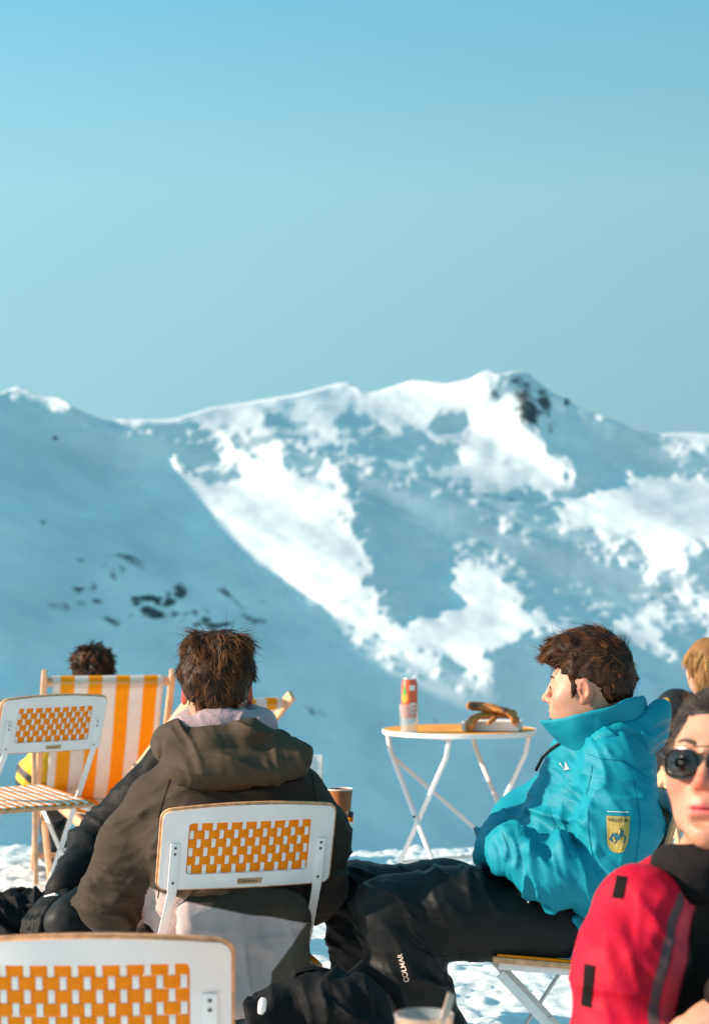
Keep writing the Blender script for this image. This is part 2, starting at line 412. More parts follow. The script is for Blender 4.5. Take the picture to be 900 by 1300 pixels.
    def blob(cx, cy, rx, ry, ang, s):
        c_, s_ = math.cos(ang), math.sin(ang); dx, dy = PX - cx, PY - cy
        q = ((dx * c_ + dy * s_) / rx) ** 2 + ((-dx * s_ + dy * c_) / ry) ** 2
        np.maximum(rock, s * np.exp(-q), out=rock)
    for a_ in [(672, 520, 26, 48, -0.35, .62), (655, 482, 14, 10, 0, .55), (690, 510, 14, 30, -0.4, .62), (700, 545, 12, 18, 0, .5), (718, 510, 8, 9, 0, .62), (628, 500, 12, 14, 0.4, .45), (170, 712, 34, 9, .45, .60), (230, 748, 14, 20, -.3, .60), (195, 778, 30, 12, .4, .62), (290, 755, 40, 9, .65, .58), (320, 785, 30, 10, .3, .58), (100, 712, 20, 8, .3, .5), (55, 664, 7, 6, 0, .6), (70, 556, 5, 5, 0, .6), (80, 770, 25, 12, .2, .46), (617, 629, 6, 3, 0, .6), (645, 634, 14, 3, .1, .55), (737, 690, 6, 4, 0, .55), (150, 790, 50, 10, .3, .45), (400, 905, 40, 10, .4, .5), (620, 960, 20, 8, .4, .44), (560, 920, 20, 8, .4, .44), (640, 985, 24, 8, .4, .42)]:
        blob(*a_)
    flank = np.exp(-(((PX - 210) / 190) ** 2 + ((PY - 765 - 0.28 * (PX - 210)) / 62) ** 2))           # scattered outcrops on the near flank
    rock = np.maximum(rock, flank * (0.18 + 0.46 * np.clip(fbm(Q * np.array([1, 1.3, 1]), 0.034, 151, 3, 0.6).reshape(PX.shape), 0, 1) * 2))
    # rows that close the valley between the terrace slope and the far side (out of sight)
    rows = []
    for dd, zz in ((12.5, -2.2), (60, -38), (300, -190), (900, -330), (1500, -370)):
        rows.append(np.stack([np.clip((px - CX) / FPX * max(dd, 150), -6000, 6000), np.full(nxc, dd), np.full(nxc, zz)], 1))
    back = P[-1] + np.stack([P[-1][:, 0] * 0.2, P[-1][:, 1] * 0.2, np.full(nxc, -500.0)], 1)
    allP = np.concatenate([np.stack(rows), P, back[None]], 0)
    rockA = np.concatenate([np.zeros((5, nxc)), rock, rock[-1:]], 0)
    nr = allP.shape[0]
    i = np.arange(nr * nxc).reshape(nr, nxc)
    F = np.stack([i[:-1, :-1].ravel(), i[:-1, 1:].ravel(), i[1:, 1:].ravel(), i[1:, :-1].ravel()], 1)
    o = mesh_np('mountains', allP.reshape(-1, 3), F, M_MSNOW, attrs={'rock': rockA.ravel()})
    return tag(o, kind='structure')
build_mountains()

# ------------------------------------------------------------------ materials of the furniture
M_WHITE = mat('white_paint', (0.86, 0.77, 0.75), 0.5, var=0.05, vscale=9, bump=0.06, bscale=180)
M_METAL = mat('white_metal', (0.86, 0.79, 0.77), 0.4, var=0.05, vscale=14)
M_PLY = mat('ply_edge', (0.66, 0.33, 0.17), 0.55, var=0.3, vscale=60)
M_WOOD = mat('beech', (0.68, 0.37, 0.21), 0.5, var=0.18, vscale=25, bump=0.1, bscale=90)
M_OSTRAP = mat('orange_strap', (0.93, 0.235, 0.0), 0.6, var=0.07, vscale=90, bump=0.1, bscale=500, spec=0.2)
M_WSTRAP = mat('white_strap', (0.86, 0.78, 0.74), 0.55, var=0.05, vscale=90, bump=0.1, bscale=500)
M_BRASS = mat('brass', (0.45, 0.30, 0.16), 0.4, metal=0.7)
M_DARK = mat('rivet', (0.10, 0.09, 0.10), 0.4, metal=0.6)
M_TTOP = mat('orange_table_top', (0.82, 0.33, 0.07), 0.85, var=0.12, vscale=12, spec=0.08)
M_PLATETXT = mat('plate_engraving', (0.12, 0.07, 0.04), 0.5)

def sling_material():
    m = mat('striped_canvas', (0.86, 0.80, 0.77), 0.8, var=0.04, vscale=40, bump=0.12, bscale=700, attr_cols=[('stripe', (0.97, 0.43, 0.0), 0.02)])
    n, l = m.node_tree.nodes, m.node_tree.links; b = n['Principled BSDF']
    tr = n.new('ShaderNodeBsdfTranslucent'); mx = n.new('ShaderNodeMixShader'); mx.inputs[0].default_value = 0.42
    l.new(b.inputs['Base Color'].links[0].from_socket, tr.inputs[0])
    l.new(b.outputs[0], mx.inputs[1]); l.new(tr.outputs[0], mx.inputs[2]); l.new(mx.outputs[0], n['Material Output'].inputs[0])
    return m
M_SLING = sling_material()

# ------------------------------------------------------------------ folding chair
def round_rect(w, h, r, crown=0.0, n=6, cx=0.0, cy=0.0):
    pts = []
    for qx, qy, a0 in ((1, -1, -90), (1, 1, 0), (-1, 1, 90), (-1, -1, 180)):
        ox, oy = cx + qx * (w / 2 - r), cy + qy * (h / 2 - r)
        for k in range(n + 1):
            a = math.radians(a0 + 90 * k / n); pts.append((ox + r * math.cos(a), oy + r * math.sin(a)))
        # points along the following side
        nx_ = {(1, -1): (1, 1), (1, 1): (-1, 1), (-1, 1): (-1, -1), (-1, -1): (1, -1)}[(qx, qy)]
        e0 = pts[-1]; a1 = math.radians(a0 + 90); e1 = (cx + nx_[0] * (w / 2 - r) + r * math.cos(a1), cy + nx_[1] * (h / 2 - r) + r * math.sin(a1))
        for k in range(1, 8):
            pts.append((e0[0] + (e1[0] - e0[0]) * k / 8, e0[1] + (e1[1] - e0[1]) * k / 8))
    out = []
    for x, y in pts:
        if y > cy: y += crown * (1 - (2 * (x - cx) / w) ** 2)
        out.append((x, y))
    return out

PAN_B, PAN_LEAN = Vector((0, -0.205, 0.632)), math.atan2(0.062, 0.20)
def pan(x, h, off=0.0):
    """point on the back panel: x across, h up the panel, off towards its rear face"""
    c, s = math.cos(PAN_LEAN), math.sin(PAN_LEAN)
    bow = 0.022 * (x / 0.205) ** 2                       # the panel is bent round the sitter
    return PAN_B + Vector((x, -s * h - c * off + bow, c * h - s * off))

def make_chair():
    root = empty('folding_chair')
    # back panel: a ring of plywood, painted faces, bare edges
    outer = round_rect(0.415, 0.198, 0.022, crown=0.014, cy=0.099); inner = round_rect(0.288, 0.126, 0.008, cy=0.103)
    T = 0.015; bm = bmesh.new(); n = len(outer)
    lay = {}
    for nm, loop, grow in (('o', outer, 0), ('i', inner, 0)):
        for sd in (0, 1):
            lay[nm, sd] = [bm.verts.new(pan(x, h, (sd - 0.5) * T)) for x, h in loop]
    for k in range(n):
        q = (k + 1) % n
        for sd in (0, 1):
            f = bm.faces.new((lay['o', sd][k], lay['o', sd][q], lay['i', sd][q], lay['i', sd][k])); f.material_index = 0
        for nm in 'oi':
            f = bm.faces.new((lay[nm, 0][k], lay[nm, 0][q], lay[nm, 1][q], lay[nm, 1][k])); f.material_index = 1 if nm == 'o' else 0
    bmesh.ops.recalc_face_normals(bm, faces=bm.faces[:])
    oe = [e for e in bm.edges if len(e.link_faces) == 2 and e.link_faces[0].material_index != e.link_faces[1].material_index]
    bmesh.ops.bevel(bm, geom=oe, offset=0.0050, segments=3, affect='EDGES', material=1)
    me = bpy.data.meshes.new('back_panel'); bm.to_mesh(me); bm.free(); me.materials.append(M_WHITE); me.materials.append(M_PLY)
    me.polygons.foreach_set('use_smooth', np.full(len(me.polygons), True, bool)); me.set_sharp_from_angle(angle=math.radians(40))
    panel = bpy.data.objects.new('back_panel', me); COL.objects.link(panel); panel.parent = root
    # woven straps
    NC, NRW = 17, 6; w0, h0, W, H = -0.144, 0.040, 0.288, 0.126
    pc, pr = W / NC, H / NRW
    def ribbon(path, half, nrm_t, material, nm):
        """path: list of (x,h,off); half: (dx,dh) half width"""
        V, F = [], []
        for x, h, o in path:
            for sg, th in ((-1, -nrm_t), (1, -nrm_t), (1, nrm_t), (-1, nrm_t)):
                V.append(pan(x + sg * half[0], h + sg * half[1], o + th))
        for i in range(len(path) - 1):
            for k in range(4):
                F.append((4 * i + k, 4 * i + (k + 1) % 4, 4 * i + 4 + (k + 1) % 4, 4 * i + 4 + k))
        F.append((0, 1, 2, 3)); F.append((4 * len(path) - 4, 4 * len(path) - 3, 4 * len(path) - 2, 4 * len(path) - 1))
        o_ = mesh_np(nm, V, F, material, panel, smooth=False)
        bm = bmesh.new(); bm.from_mesh(o_.data); bmesh.ops.recalc_face_normals(bm, faces=bm.faces[:]); bm.to_mesh(o_.data); bm.free()
        return o_
    A = 0.0016
    for j in range(NRW):
        hc = h0 + (j + 0.5) * pr; path = [(w0 - 0.004, hc, 0)]
        for i in range(NC): path.append((w0 + (i + 0.5) * pc, hc, -A if (i + j) % 2 == 0 else A))
        path.append((w0 + W + 0.004, hc, 0))
        ribbon(path, (0, pr * 0.478), 0.0006, M_OSTRAP, 'orange_strap')
    for i in range(NC):
        xc = w0 + (i + 0.5) * pc; path = [(xc, h0 - 0.004, 0)]
        for j in range(NRW):
            s = A if (i + j) % 2 == 0 else -A
            path.append((xc, h0 + (j + 0.26) * pr, s * 1.05)); path.append((xc, h0 + (j + 0.74) * pr, s * 1.05))
        path.append((xc, h0 + H + 0.004, 0))
        ribbon(path, (pc * 0.27, 0), 0.0006, M_WSTRAP, 'white_strap')
    # plate
    pl = MB(); c = pan(0.005, 0.020, T / 2 + 0.0008)
    rx = Euler((PAN_LEAN, 0, 0))
    pl.box(c, (0.058, 0.002, 0.013), rx, 0.0009); pl.build('name_plate', M_BRASS, panel, True)
    for k in range(7):
        MB().box(pan(-0.012 + 0.0055 * k, 0.020, T / 2 + 0.0021), (0.0035, 0.0006, 0.0045 if k % 2 else 0.003), rx).build('engraved_mark', M_PLATETXT, panel)
    # frame
    for sx in (-1, 1):
        x0 = sx * 0.172
        b = MB()
        top = pan(x0, 0.118, T / 2 + 0.0022); low = pan(x0, -0.004, T / 2 + 0.0022)
        mid = Vector((sx * 0.178, low.y + 0.085, 0.50)); foot = Vector((sx * 0.192, 0.215, 0.004))
        b.bar(top, low, 0.022, 0.004, up=(0, 1, 0), bev=0.0012); b.bar(low, mid, 0.021, 0.004, up=(0, 1, 0), bev=0.0012)
        b.bar(mid, foot, 0.020, 0.006, up=(0, 1, 0), bev=0.0015)
        leg = b.build('leg', M_METAL, root, True)
        for h in (0.108, 0.093, 0.022):
            p = pan(x0, h, T / 2 + 0.005)
            MB().lathe([(0.0001, 0.0016), (0.002, 0.0014), (0.0033, 0.0)], seg=12).build('rivet', M_DARK, leg, True).matrix_local = Matrix.Translation(p) @ Euler((math.radians(90) + PAN_LEAN, 0, 0)).to_matrix().to_4x4()
        b = MB(); b.bar(Vector((sx * 0.160, 0.165, 0.432)), Vector((sx * 0.160, -0.235, 0.004)), 0.022, 0.006, up=(1, 0, 0), bev=0.0015)
        b.build('leg', M_METAL, root, True)
        MB().tube([(sx * 0.150, 0.0, 0.262), (sx * 0.200, 0.0, 0.262)], 0.005, 8).build('pivot_bolt', M_METAL, root, True)
    MB().tube([(-0.160, -0.215, 0.030), (0.160, -0.215, 0.030)], 0.005, 8).build('cross_rod', M_METAL, root, True)
    MB().tube([(-0.188, 0.190, 0.036), (0.188, 0.190, 0.036)], 0.005, 8).build('cross_rod', M_METAL, root, True)
    # seat
    TL = Euler((math.radians(5.5), 0, 0)); tl = lambda x, y, z: Vector((x, y * math.cos(TL.x) - (z - 0.452) * math.sin(TL.x), 0.452 + y * math.sin(TL.x) + (z - 0.452) * math.cos(TL.x)))
    st = MB().box((0, 0.0, 0.452), (0.385, 0.37, 0.014), TL, 0.004).build('seat', M_PLY, root, True)
    for sx in (-1, 1):
        MB().box(tl(sx * 0.175, 0.0, 0.437), (0.012, 0.34, 0.016), TL, 0.002).build('seat_rail', M_METAL, st, True)
    ns = 21; sw = 0.372 / ns
    for k in range(ns):
        x = -0.186 + (k + 0.5) * sw
        MB().box(tl(x, 0.0, 0.4618), (sw * 0.94, 0.352, 0.006), TL, 0.0015).build('seat_strap', M_OSTRAP if k % 2 == 0 else M_WSTRAP, st)
    return root

CH_G = 'white folding chairs with orange woven backs'
chair = make_chair()
def place_chair(first, loc, yaw, label, state=[False]):
    o = chair if not state[0] else copy_tree(chair)
    state[0] = True
    o.location = loc; o.rotation_euler = (0, 0, math.radians(yaw))
    return tag(o, label, 'chair', CH_G)
def chair_from_panel(px, py_mid, d, yaw, dz=0.0):
    """origin of a chair whose back panel's middle stands at that place"""
    p = at(px, py_mid, d); a = math.radians(yaw)
    off = Vector((0, -0.236)); c, s = math.cos(a), math.sin(a)
    return Vector((p.x - (c * off.x - s * off.y), p.y - (s * off.x + c * off.y), dz))
place_chair(1, chair_from_panel(317, 1072, 4.66, 19), 19, 'white folding chair under the man in the brown hooded jacket')
place_chair(0, chair_from_panel(112, 1285, 2.90, 3), 3, 'empty white folding chair standing behind the chair of the man in brown')
place_chair(0, chair_from_panel(70, 915, 7.02, 38, 0.12), 38, 'empty white folding chair with striped seat beside the striped deckchair', )
place_chair(0, chair_from_panel(-66, 928, 7.10, 24, 0.10), 24, 'empty white folding chair on the far side of the striped-seat chair from the deckchair')
place_chair(0, (0.49, 4.87, 0), 93, 'white folding chair under the man in the teal jacket')

# ------------------------------------------------------------------ deckchairs
def make_deckchair(loc, yaw, topz, topy, label):
    root = empty('deckchair', loc, math.radians(yaw))
    HW = 0.272
    top = lambda s: Vector((s * HW, topy, topz)); ff = lambda s: Vector((s * HW, 0.42, 0.0))
    rf = lambda s: Vector((s * (HW - 0.035), -0.42, 0.0)); ft = lambda s: Vector((s * (HW - 0.035), 0.50, 0.40))
    for s in (-1, 1):
        MB().bar(top(s), ff(s), 0.045, 0.024, up=(1, 0, 0), bev=0.004).build('back_post', M_WOOD, root, True)
        MB().bar(rf(s), ft(s), 0.045, 0.024, up=(1, 0, 0), bev=0.004).build('seat_rail', M_WOOD, root, True)
        pm = top(s).lerp(ff(s), 0.33)
        MB().bar(pm + Vector((s * 0.03, 0, 0)), Vector((s * (HW + 0.03), -0.36, 0.045)), 0.036, 0.02, up=(1, 0, 0), bev=0.003).build('prop', M_WOOD, root, True)
        MB().tube([pm + Vector((-s * 0.02, 0, 0)), pm + Vector((s * 0.045, 0, 0))], 0.006, 8).build('bolt', M_DARK, root, True)
    d = (ff(1) - top(1)).normalized()
    tb = top(1) + d * 0.055; fb = ft(1) + (rf(1) - ft(1)).normalized() * 0.03
    MB().bar((-HW, tb.y, tb.z), (HW, tb.y, tb.z), 0.036, 0.024, up=d, bev=0.004).build('top_rail', M_WOOD, root, True)
    MB().bar((-HW + 0.035, fb.y, fb.z), (HW - 0.035, fb.y, fb.z), 0.036, 0.022, up=(0, 0, 1), bev=0.004).build('front_rail', M_WOOD, root, True)
    MB().bar((-HW + 0.035, -0.33, 0.04), (HW - 0.035, -0.33, 0.04), 0.034, 0.02, up=(0, 0, 1), bev=0.003).build('foot_rail', M_WOOD, root, True)
    MB().bar((-HW, 0.36, 0.075), (HW, 0.36, 0.075), 0.034, 0.02, up=(0, 0, 1), bev=0.003).build('foot_rail', M_WOOD, root, True)
    # sling
    a_ = Vector((0, tb.y, tb.z)); b_ = Vector((0, fb.y, fb.z)); sag = Vector((0, 0.20, -0.33))
    NU, NV = 33, 41; V = []; F = []; S = []
    hw = 0.236
    for side in (0, 1):
        for j in range(NV):
            tt = j / (NV - 1)
            p = a_ * (1 - tt) ** 2 + (a_ * 0.12 + b_ * 0.10 + Vector((0, 0.06, 0.02))) * 2 * tt * (1 - tt) + b_ * tt ** 2
            wrap = 0.024 * (sstep(0.05, 0.0, tt) - sstep(0.95, 1.0, tt))
            for i in range(NU):
                x = -hw + 2 * hw * i / (NU - 1)
                dip = -0.02 * (1 - (x / hw) ** 2) * math.sin(math.pi * tt) * 1.5
                V.append((x, p.y - wrap * 0.9, p.z + dip - 0.0015 * side + 0.02 * abs(wrap) / 0.024)); S.append(math.cos(2 * math.pi * x / 0.118 + math.pi * 0.95) * 0.1)
    for side in (0, 1):
        o_ = side * NU * NV
        for j in range(NV - 1):
            for i in range(NU - 1):
                q = [o_ + j * NU + i, o_ + j * NU + i + 1, o_ + (j + 1) * NU + i + 1, o_ + (j + 1) * NU + i]
                F.append(q if side == 0 else q[::-1])
    # fabric folded over the top rail
    sl = mesh_np('sling', V[:NU * NV], F[:(NU - 1) * (NV - 1)], M_SLING, root, attrs={'stripe': S[:NU * NV]})
    sl.modifiers.new('thickness', 'SOLIDIFY').thickness = 0.002
    V, F, S = [], [], []
    for j in range(9):
        an = math.radians(-70 + 250 * j / 8); r_ = 0.0225
        y0, z0 = tb.y, tb.z
        for i in range(NU):
            x = -hw + 2 * hw * i / (NU - 1)
            V.append((x, y0 - r_ * math.sin(an) * 0.8, z0 + r_ * math.cos(an) * 1.1)); S.append(math.cos(2 * math.pi * x / 0.118 + math.pi * 0.95) * 0.1)
    for j in range(8):
        for i in range(NU - 1): F.append((j * NU + i, j * NU + i + 1, (j + 1) * NU + i + 1, (j + 1) * NU + i))
    hem = mesh_np('sling_hem', V, F, M_SLING, sl, attrs={'stripe': S}); hem.modifiers.new('thickness', 'SOLIDIFY').thickness = 0.002
    return tag(root, label, 'deckchair', 'orange striped wooden deckchairs')
make_deckchair((-1.14, 9.18, 0), 12, 0.955, -0.46, 'orange and white striped deckchair under the curly-haired person in yellow')
make_deckchair((-0.86, 8.95, 0), 43, 0.86, -0.58, 'unoccupied striped deckchair reclined low beyond the man in brown')
make_deckchair((1.42, 8.55, 0), 28, 0.90, -0.50, 'wooden deckchair under the blonde person behind the woman in sunglasses')

# ------------------------------------------------------------------ bistro tables
def make_table(loc, yaw, h, r, label):
    root = empty('bistro_table', loc, math.radians(yaw))
    rim = MB().lathe([(r - 0.003, h - 0.021), (r, h - 0.019), (r, h - 0.004), (r - 0.002, h - 0.0015), (r - 0.0055, h - 0.0015), (r - 0.0055, h - 0.021)], seg=72, closed=True).build('table_rim', M_METAL, root, True)
    MB().lathe([(0.0001, h - 0.016), (r - 0.0057, h - 0.016), (r - 0.0057, h - 0.0025), (0.0001, h - 0.0025)], seg=72).build('table_top', M_TTOP, root, True)
    k = h / 0.72; zt = h - 0.03
    for s in (-1, 1):
        x = s * 0.62 * r
        for q, dx in ((-1, 0.0), (1, s * 0.018)):
            p0 = Vector((x + dx, q * 0.66 * r, zt)); p1 = Vector((x + dx, q * 0.60 * r, zt - 0.07)); p2 = Vector((x + dx, -q * 0.80 * r, 0.0))
            leg = MB().tube([p0, p0.lerp(p1, 0.6), p1, p1.lerp(p2, 0.15), p2], 0.0105, 10).build('leg', M_METAL, root, True)
            MB().lathe([(0.013, 0.0), (0.014, 0.012), (0.012, 0.024)], c=(p2.x, p2.y, p2.z - 0.003), seg=12).build('foot_cap', M_METAL, leg, True)
        MB().tube([(x - 0.012, 0.0, 0.36 * k), (x + s * 0.03, 0.0, 0.36 * k)], 0.006, 8).build('pivot_bolt', M_DARK, root, True)
        MB().bar((x, -0.7 * r, zt + 0.006), (x, 0.7 * r, zt + 0.006), 0.018, 0.01, bev=0.002).build('top_bar', M_METAL, root, True)
    for q, z in ((-1, 0.15), (1, 0.15)):
        f = (zt - 0.07 - z * k) / (zt - 0.07); y = q * 0.60 * r + (-q * 0.80 * r - q * 0.60 * r) * f
        MB().tube([(-0.62 * r, y, z * k), (0.62 * r, y, z * k)], 0.008, 8).build('cross_bar', M_METAL, root, True)
    MB().bar((-0.62 * r, 0.58 * r, zt - 0.10), (0.64 * r, -0.55 * r, 0.12), 0.016, 0.006, up=(0, 1, 0), bev=0.001).build('brace', M_METAL, root, True)
    return tag(root, label, 'table', 'round bistro tables')
TAB1 = at(583, 931, 8.67); T1H = 0.72
make_table((TAB1.x, TAB1.y, 0), 32, T1H, 0.327, 'round orange-topped bistro table with can and gloves by the terrace edge')
TAB2 = Vector((-0.305, 5.42, 0)); T2H = 0.715
make_table(TAB2, 40, T2H, 0.305, 'round bistro table with a glass and paper cup in front of the man in brown')
TAB3 = Vector((0.095, 2.60, 0)); T3H = 0.69
make_table(TAB3, 10, T3H, 0.29, 'round bistro table below the cup with the wooden stick')

# ------------------------------------------------------------------ things on the tables
def glass_mat(name, col=(1, 1, 1), rough=0.02):
    m = bpy.data.materials.new(name); m.use_nodes = True
    n, l = m.node_tree.nodes, m.node_tree.links; b = n['Principled BSDF']
    b.inputs['Base Color'].default_value = (*col, 1); b.inputs['Transmission Weight'].default_value = 0.84; b.inputs['Roughness'].default_value = rough
    b.inputs['IOR'].default_value = 1.42
    nz = n.new('ShaderNodeTexNoise'); nz.inputs['Scale'].default_value = 60
    bp = n.new('ShaderNodeBump'); bp.inputs['Strength'].default_value = 0.03; l.new(nz.outputs[0], bp.inputs['Height']); l.new(bp.outputs[0], b.inputs['Normal'])
    return m
M_GLASS = glass_mat('clear_plastic', (0.97, 0.98, 0.98))
M_CAN = mat('can_orange_red', (0.72, 0.10, 0.03), 0.35, var=0.1, vscale=30, coat=0.3)
M_ALU = mat('aluminium', (0.75, 0.75, 0.75), 0.3, metal=0.9)
M_PEACH = mat('peach_print', (0.85, 0.32, 0.03), 0.4); M_LEAF = mat('leaf_print', (0.12, 0.30, 0.05), 0.4); M_LABW = mat('white_print', (0.8, 0.76, 0.72), 0.4)
M_CARD = mat('white_card', (0.82, 0.81, 0.80), 0.6, var=0.04)
M_KRAFT = mat('brown_paper', (0.36, 0.13, 0.05), 0.65, var=0.1, vscale=40)
M_GLOVE = mat('tan_leather', (0.46, 0.165, 0.028), 0.6, var=0.25, vscale=25, bump=0.3, bscale=90, attr_cols=[('darkpart', (0.10, 0.035, 0.012), 0.012)])
M_TIMBER = mat('stirrer_wood', (0.70, 0.48, 0.36), 0.6, var=0.1)
M_PINKDRINK = mat('pink_drink', (0.70, 0.45, 0.45), 0.3, var=0.1, vscale=50)

def cup(name, r0, r1, h, t=0.002, material=None, seg=36):
    return MB().lathe([(0.0001, 0), (r0, 0), (r1, h), (r1 - t, h), (r0 - t, t * 2), (0.0001, t * 2)], seg=seg).build(name, material, None, True)
def patch_on_cyl(r, z0, z1, a0, a1, shape='rect', n=14):
    """a printed shape hugging a cylinder"""
    bm = bmesh.new(); g = []
    for j in range(n + 1):
        row = []
        for i in range(n + 1):
            u, v = i / n * 2 - 1, j / n * 2 - 1
            if shape == 'disc':
                rr = math.sqrt(max(1 - v * v / 2, 0)); u2 = u * rr; v2 = v * math.sqrt(max(1 - u * u / 2, 0)); u, v = u2, v2
            a = math.radians((a0 + a1) / 2 + u * (a1 - a0) / 2); z = (z0 + z1) / 2 + v * (z1 - z0) / 2
            row.append(bm.verts.new((r * math.sin(a), -r * math.cos(a), z)))
        g.append(row)
    for j in range(n):
        for i in range(n): bm.faces.new((g[j][i], g[j][i + 1], g[j + 1][i + 1], g[j + 1][i]))
    return bm
def printed(bm, name, material, parent):
    me = bpy.data.meshes.new(name); bm.to_mesh(me); bm.free(); me.materials.append(material)
    o = bpy.data.objects.new(name, me); COL.objects.link(o); o.parent = parent; return o

# can standing in a clear cup on the far table
pc_ = at(519, 905, 8.47); zt = T1H
cupo = cup('clear_cup', 0.0335, 0.042, 0.118, 0.0028, M_GLASS); cupo.location = (pc_.x, 8.47, zt - 0.0022)
tag(cupo, 'clear plastic cup holding the orange-red can on the round table', 'cup')
can = empty('drink_can', (pc_.x + 0.002, 8.47, zt + 0.056)); can.scale = (1, 1, 1.08)
body = MB().lathe([(0.0001, 0.006), (0.022, 0.004), (0.026, 0.0), (0.0335, 0.012), (0.0335, 0.136), (0.027, 0.150), (0.0275, 0.154), (0.026, 0.154), (0.025, 0.150), (0.0001, 0.150)], seg=40).build('can_body', M_CAN, can, True)
MB().lathe([(0.0272, 0.1495), (0.0282, 0.1525), (0.0275, 0.1548), (0.0258, 0.1545), (0.0255, 0.1506), (0.0001, 0.1506)], seg=40).build('can_lid', M_ALU, can, True)
rr = 0.0339
printed(patch_on_cyl(rr, 0.020, 0.060, 5, 60), 'white_label', M_LABW, body)
printed(patch_on_cyl(rr, 0.108, 0.128, 0, 40), 'white_label', M_LABW, body)
printed(patch_on_cyl(rr, 0.060, 0.102, -72, -12, 'disc'), 'fruit_print', M_PEACH, body)
printed(patch_on_cyl(rr + 0.0003, 0.088, 0.122, -55, -22, 'disc'), 'leaf_print', M_LEAF, body)
printed(patch_on_cyl(rr + 0.0003, 0.026, 0.036, 12, 54), 'lettering', M_CAN, body)
printed(patch_on_cyl(rr + 0.0003, 0.042, 0.052, 12, 54), 'lettering', M_CAN, body)
tag(can, 'slim orange-red drink can with fruit print standing in a clear cup', 'can')

# white tray with leather gloves
pt = at(626, 922, 8.52)
tray = MB()
tray.box((0, 0, 0.004), (0.235, 0.15, 0.006))
for s in (-1, 1):
    tray.box((0, s * 0.074, 0.021), (0.235, 0.003, 0.038)); tray.box((s * 0.117, 0, 0.021), (0.003, 0.145, 0.038))
to = tray.build('card_tray', M_CARD, None); to.location = (pt.x, 8.58, T1H); to.rotation_euler = (0, 0, math.radians(-12))
tag(to, 'shallow white card tray under the tan gloves on the round table', 'tray')

# glass, paper cup and sunglasses-like case on the hidden table
g2 = at(396, 960, 5.56)
g = cup('drinking_glass', 0.026, 0.031, 0.150, 0.0026, M_GLASS); g.location = (g2.x, 5.56, T2H - 0.0022)
tag(g, 'clear empty glass on the small table beside the brown paper cup', 'glass')
c2 = at(431, 1010, 5.36)
cc = empty('paper_cup', (c2.x, 5.36, T2H - 0.0025))
MB().lathe([(0.0001, 0.004), (0.026, 0.004), (0.0262, 0.0), (0.0270, 0.0), (0.0345, 0.078), (0.0330, 0.078), (0.026, 0.006), (0.0001, 0.006)], seg=36).build('cup_wall', M_KRAFT, cc, True)
MB().lathe([(0.0330, 0.0765), (0.0345, 0.0762), (0.0358, 0.0780), (0.0350, 0.0800), (0.0335, 0.0798)], seg=36, closed=True).build('rolled_rim', M_CARD, cc, True)
tag(cc, 'brown paper coffee cup with white rim on the small table', 'cup')
M_BLACKP = mat('black_plastic', (0.015, 0.015, 0.018), 0.3)
k2 = at(447, 1050, 5.30)
lip = empty('lip_balm', (k2.x - 0.006, 5.30, T2H - 0.0025))
MB().lathe([(0.0001, 0), (0.0085, 0), (0.009, 0.003), (0.009, 0.012), (0.0001, 0.012)], seg=20).build('tub', M_OSTRAP, lip, True)
MB().lathe([(0.0001, 0.0122), (0.0092, 0.0122), (0.0094, 0.024), (0.0088, 0.026), (0.0001, 0.026)], seg=20).build('cap', M_BLACKP, lip, True)
tag(lip, 'tiny orange tub with black cap beside the brown paper cup', 'tube')

# cup with a wooden stick on the near table
c3 = at(538, 1289, 2.62)
cupn = empty('clear_cup', (c3.x, 2.62, T3H - 0.0025))
MB().lathe([(0.0001, 0), (0.030, 0), (0.0375, 0.0835), (0.0385, 0.0855), (0.0375, 0.0865), (0.0362, 0.0850), (0.0288, 0.0025), (0.0001, 0.0025)], seg=48).build('cup_wall', M_GLASS, cupn, True)
MB().lathe([(0.0001, 0.0032), (0.0285, 0.0032), (0.0340, 0.062), (0.0001, 0.064)], seg=40).build('drink', M_PINKDRINK, cupn, True)
tag(cupn, 'clear cup of pink drink with a wooden stick standing in it', 'cup')
sb = at(562, 1300, 2.62); stt = at(573, 1262, 2.66)
dirv = (stt - sb).normalized()
st = MB().bar(stt - dirv * 0.095, stt, 0.0105, 0.003, up=(0, 1, 0.2), bev=0.0012).build('wooden_stick', M_TIMBER, None, True)
tag(st, 'pale wooden stirring stick leaning out of the pink drink', 'stick')

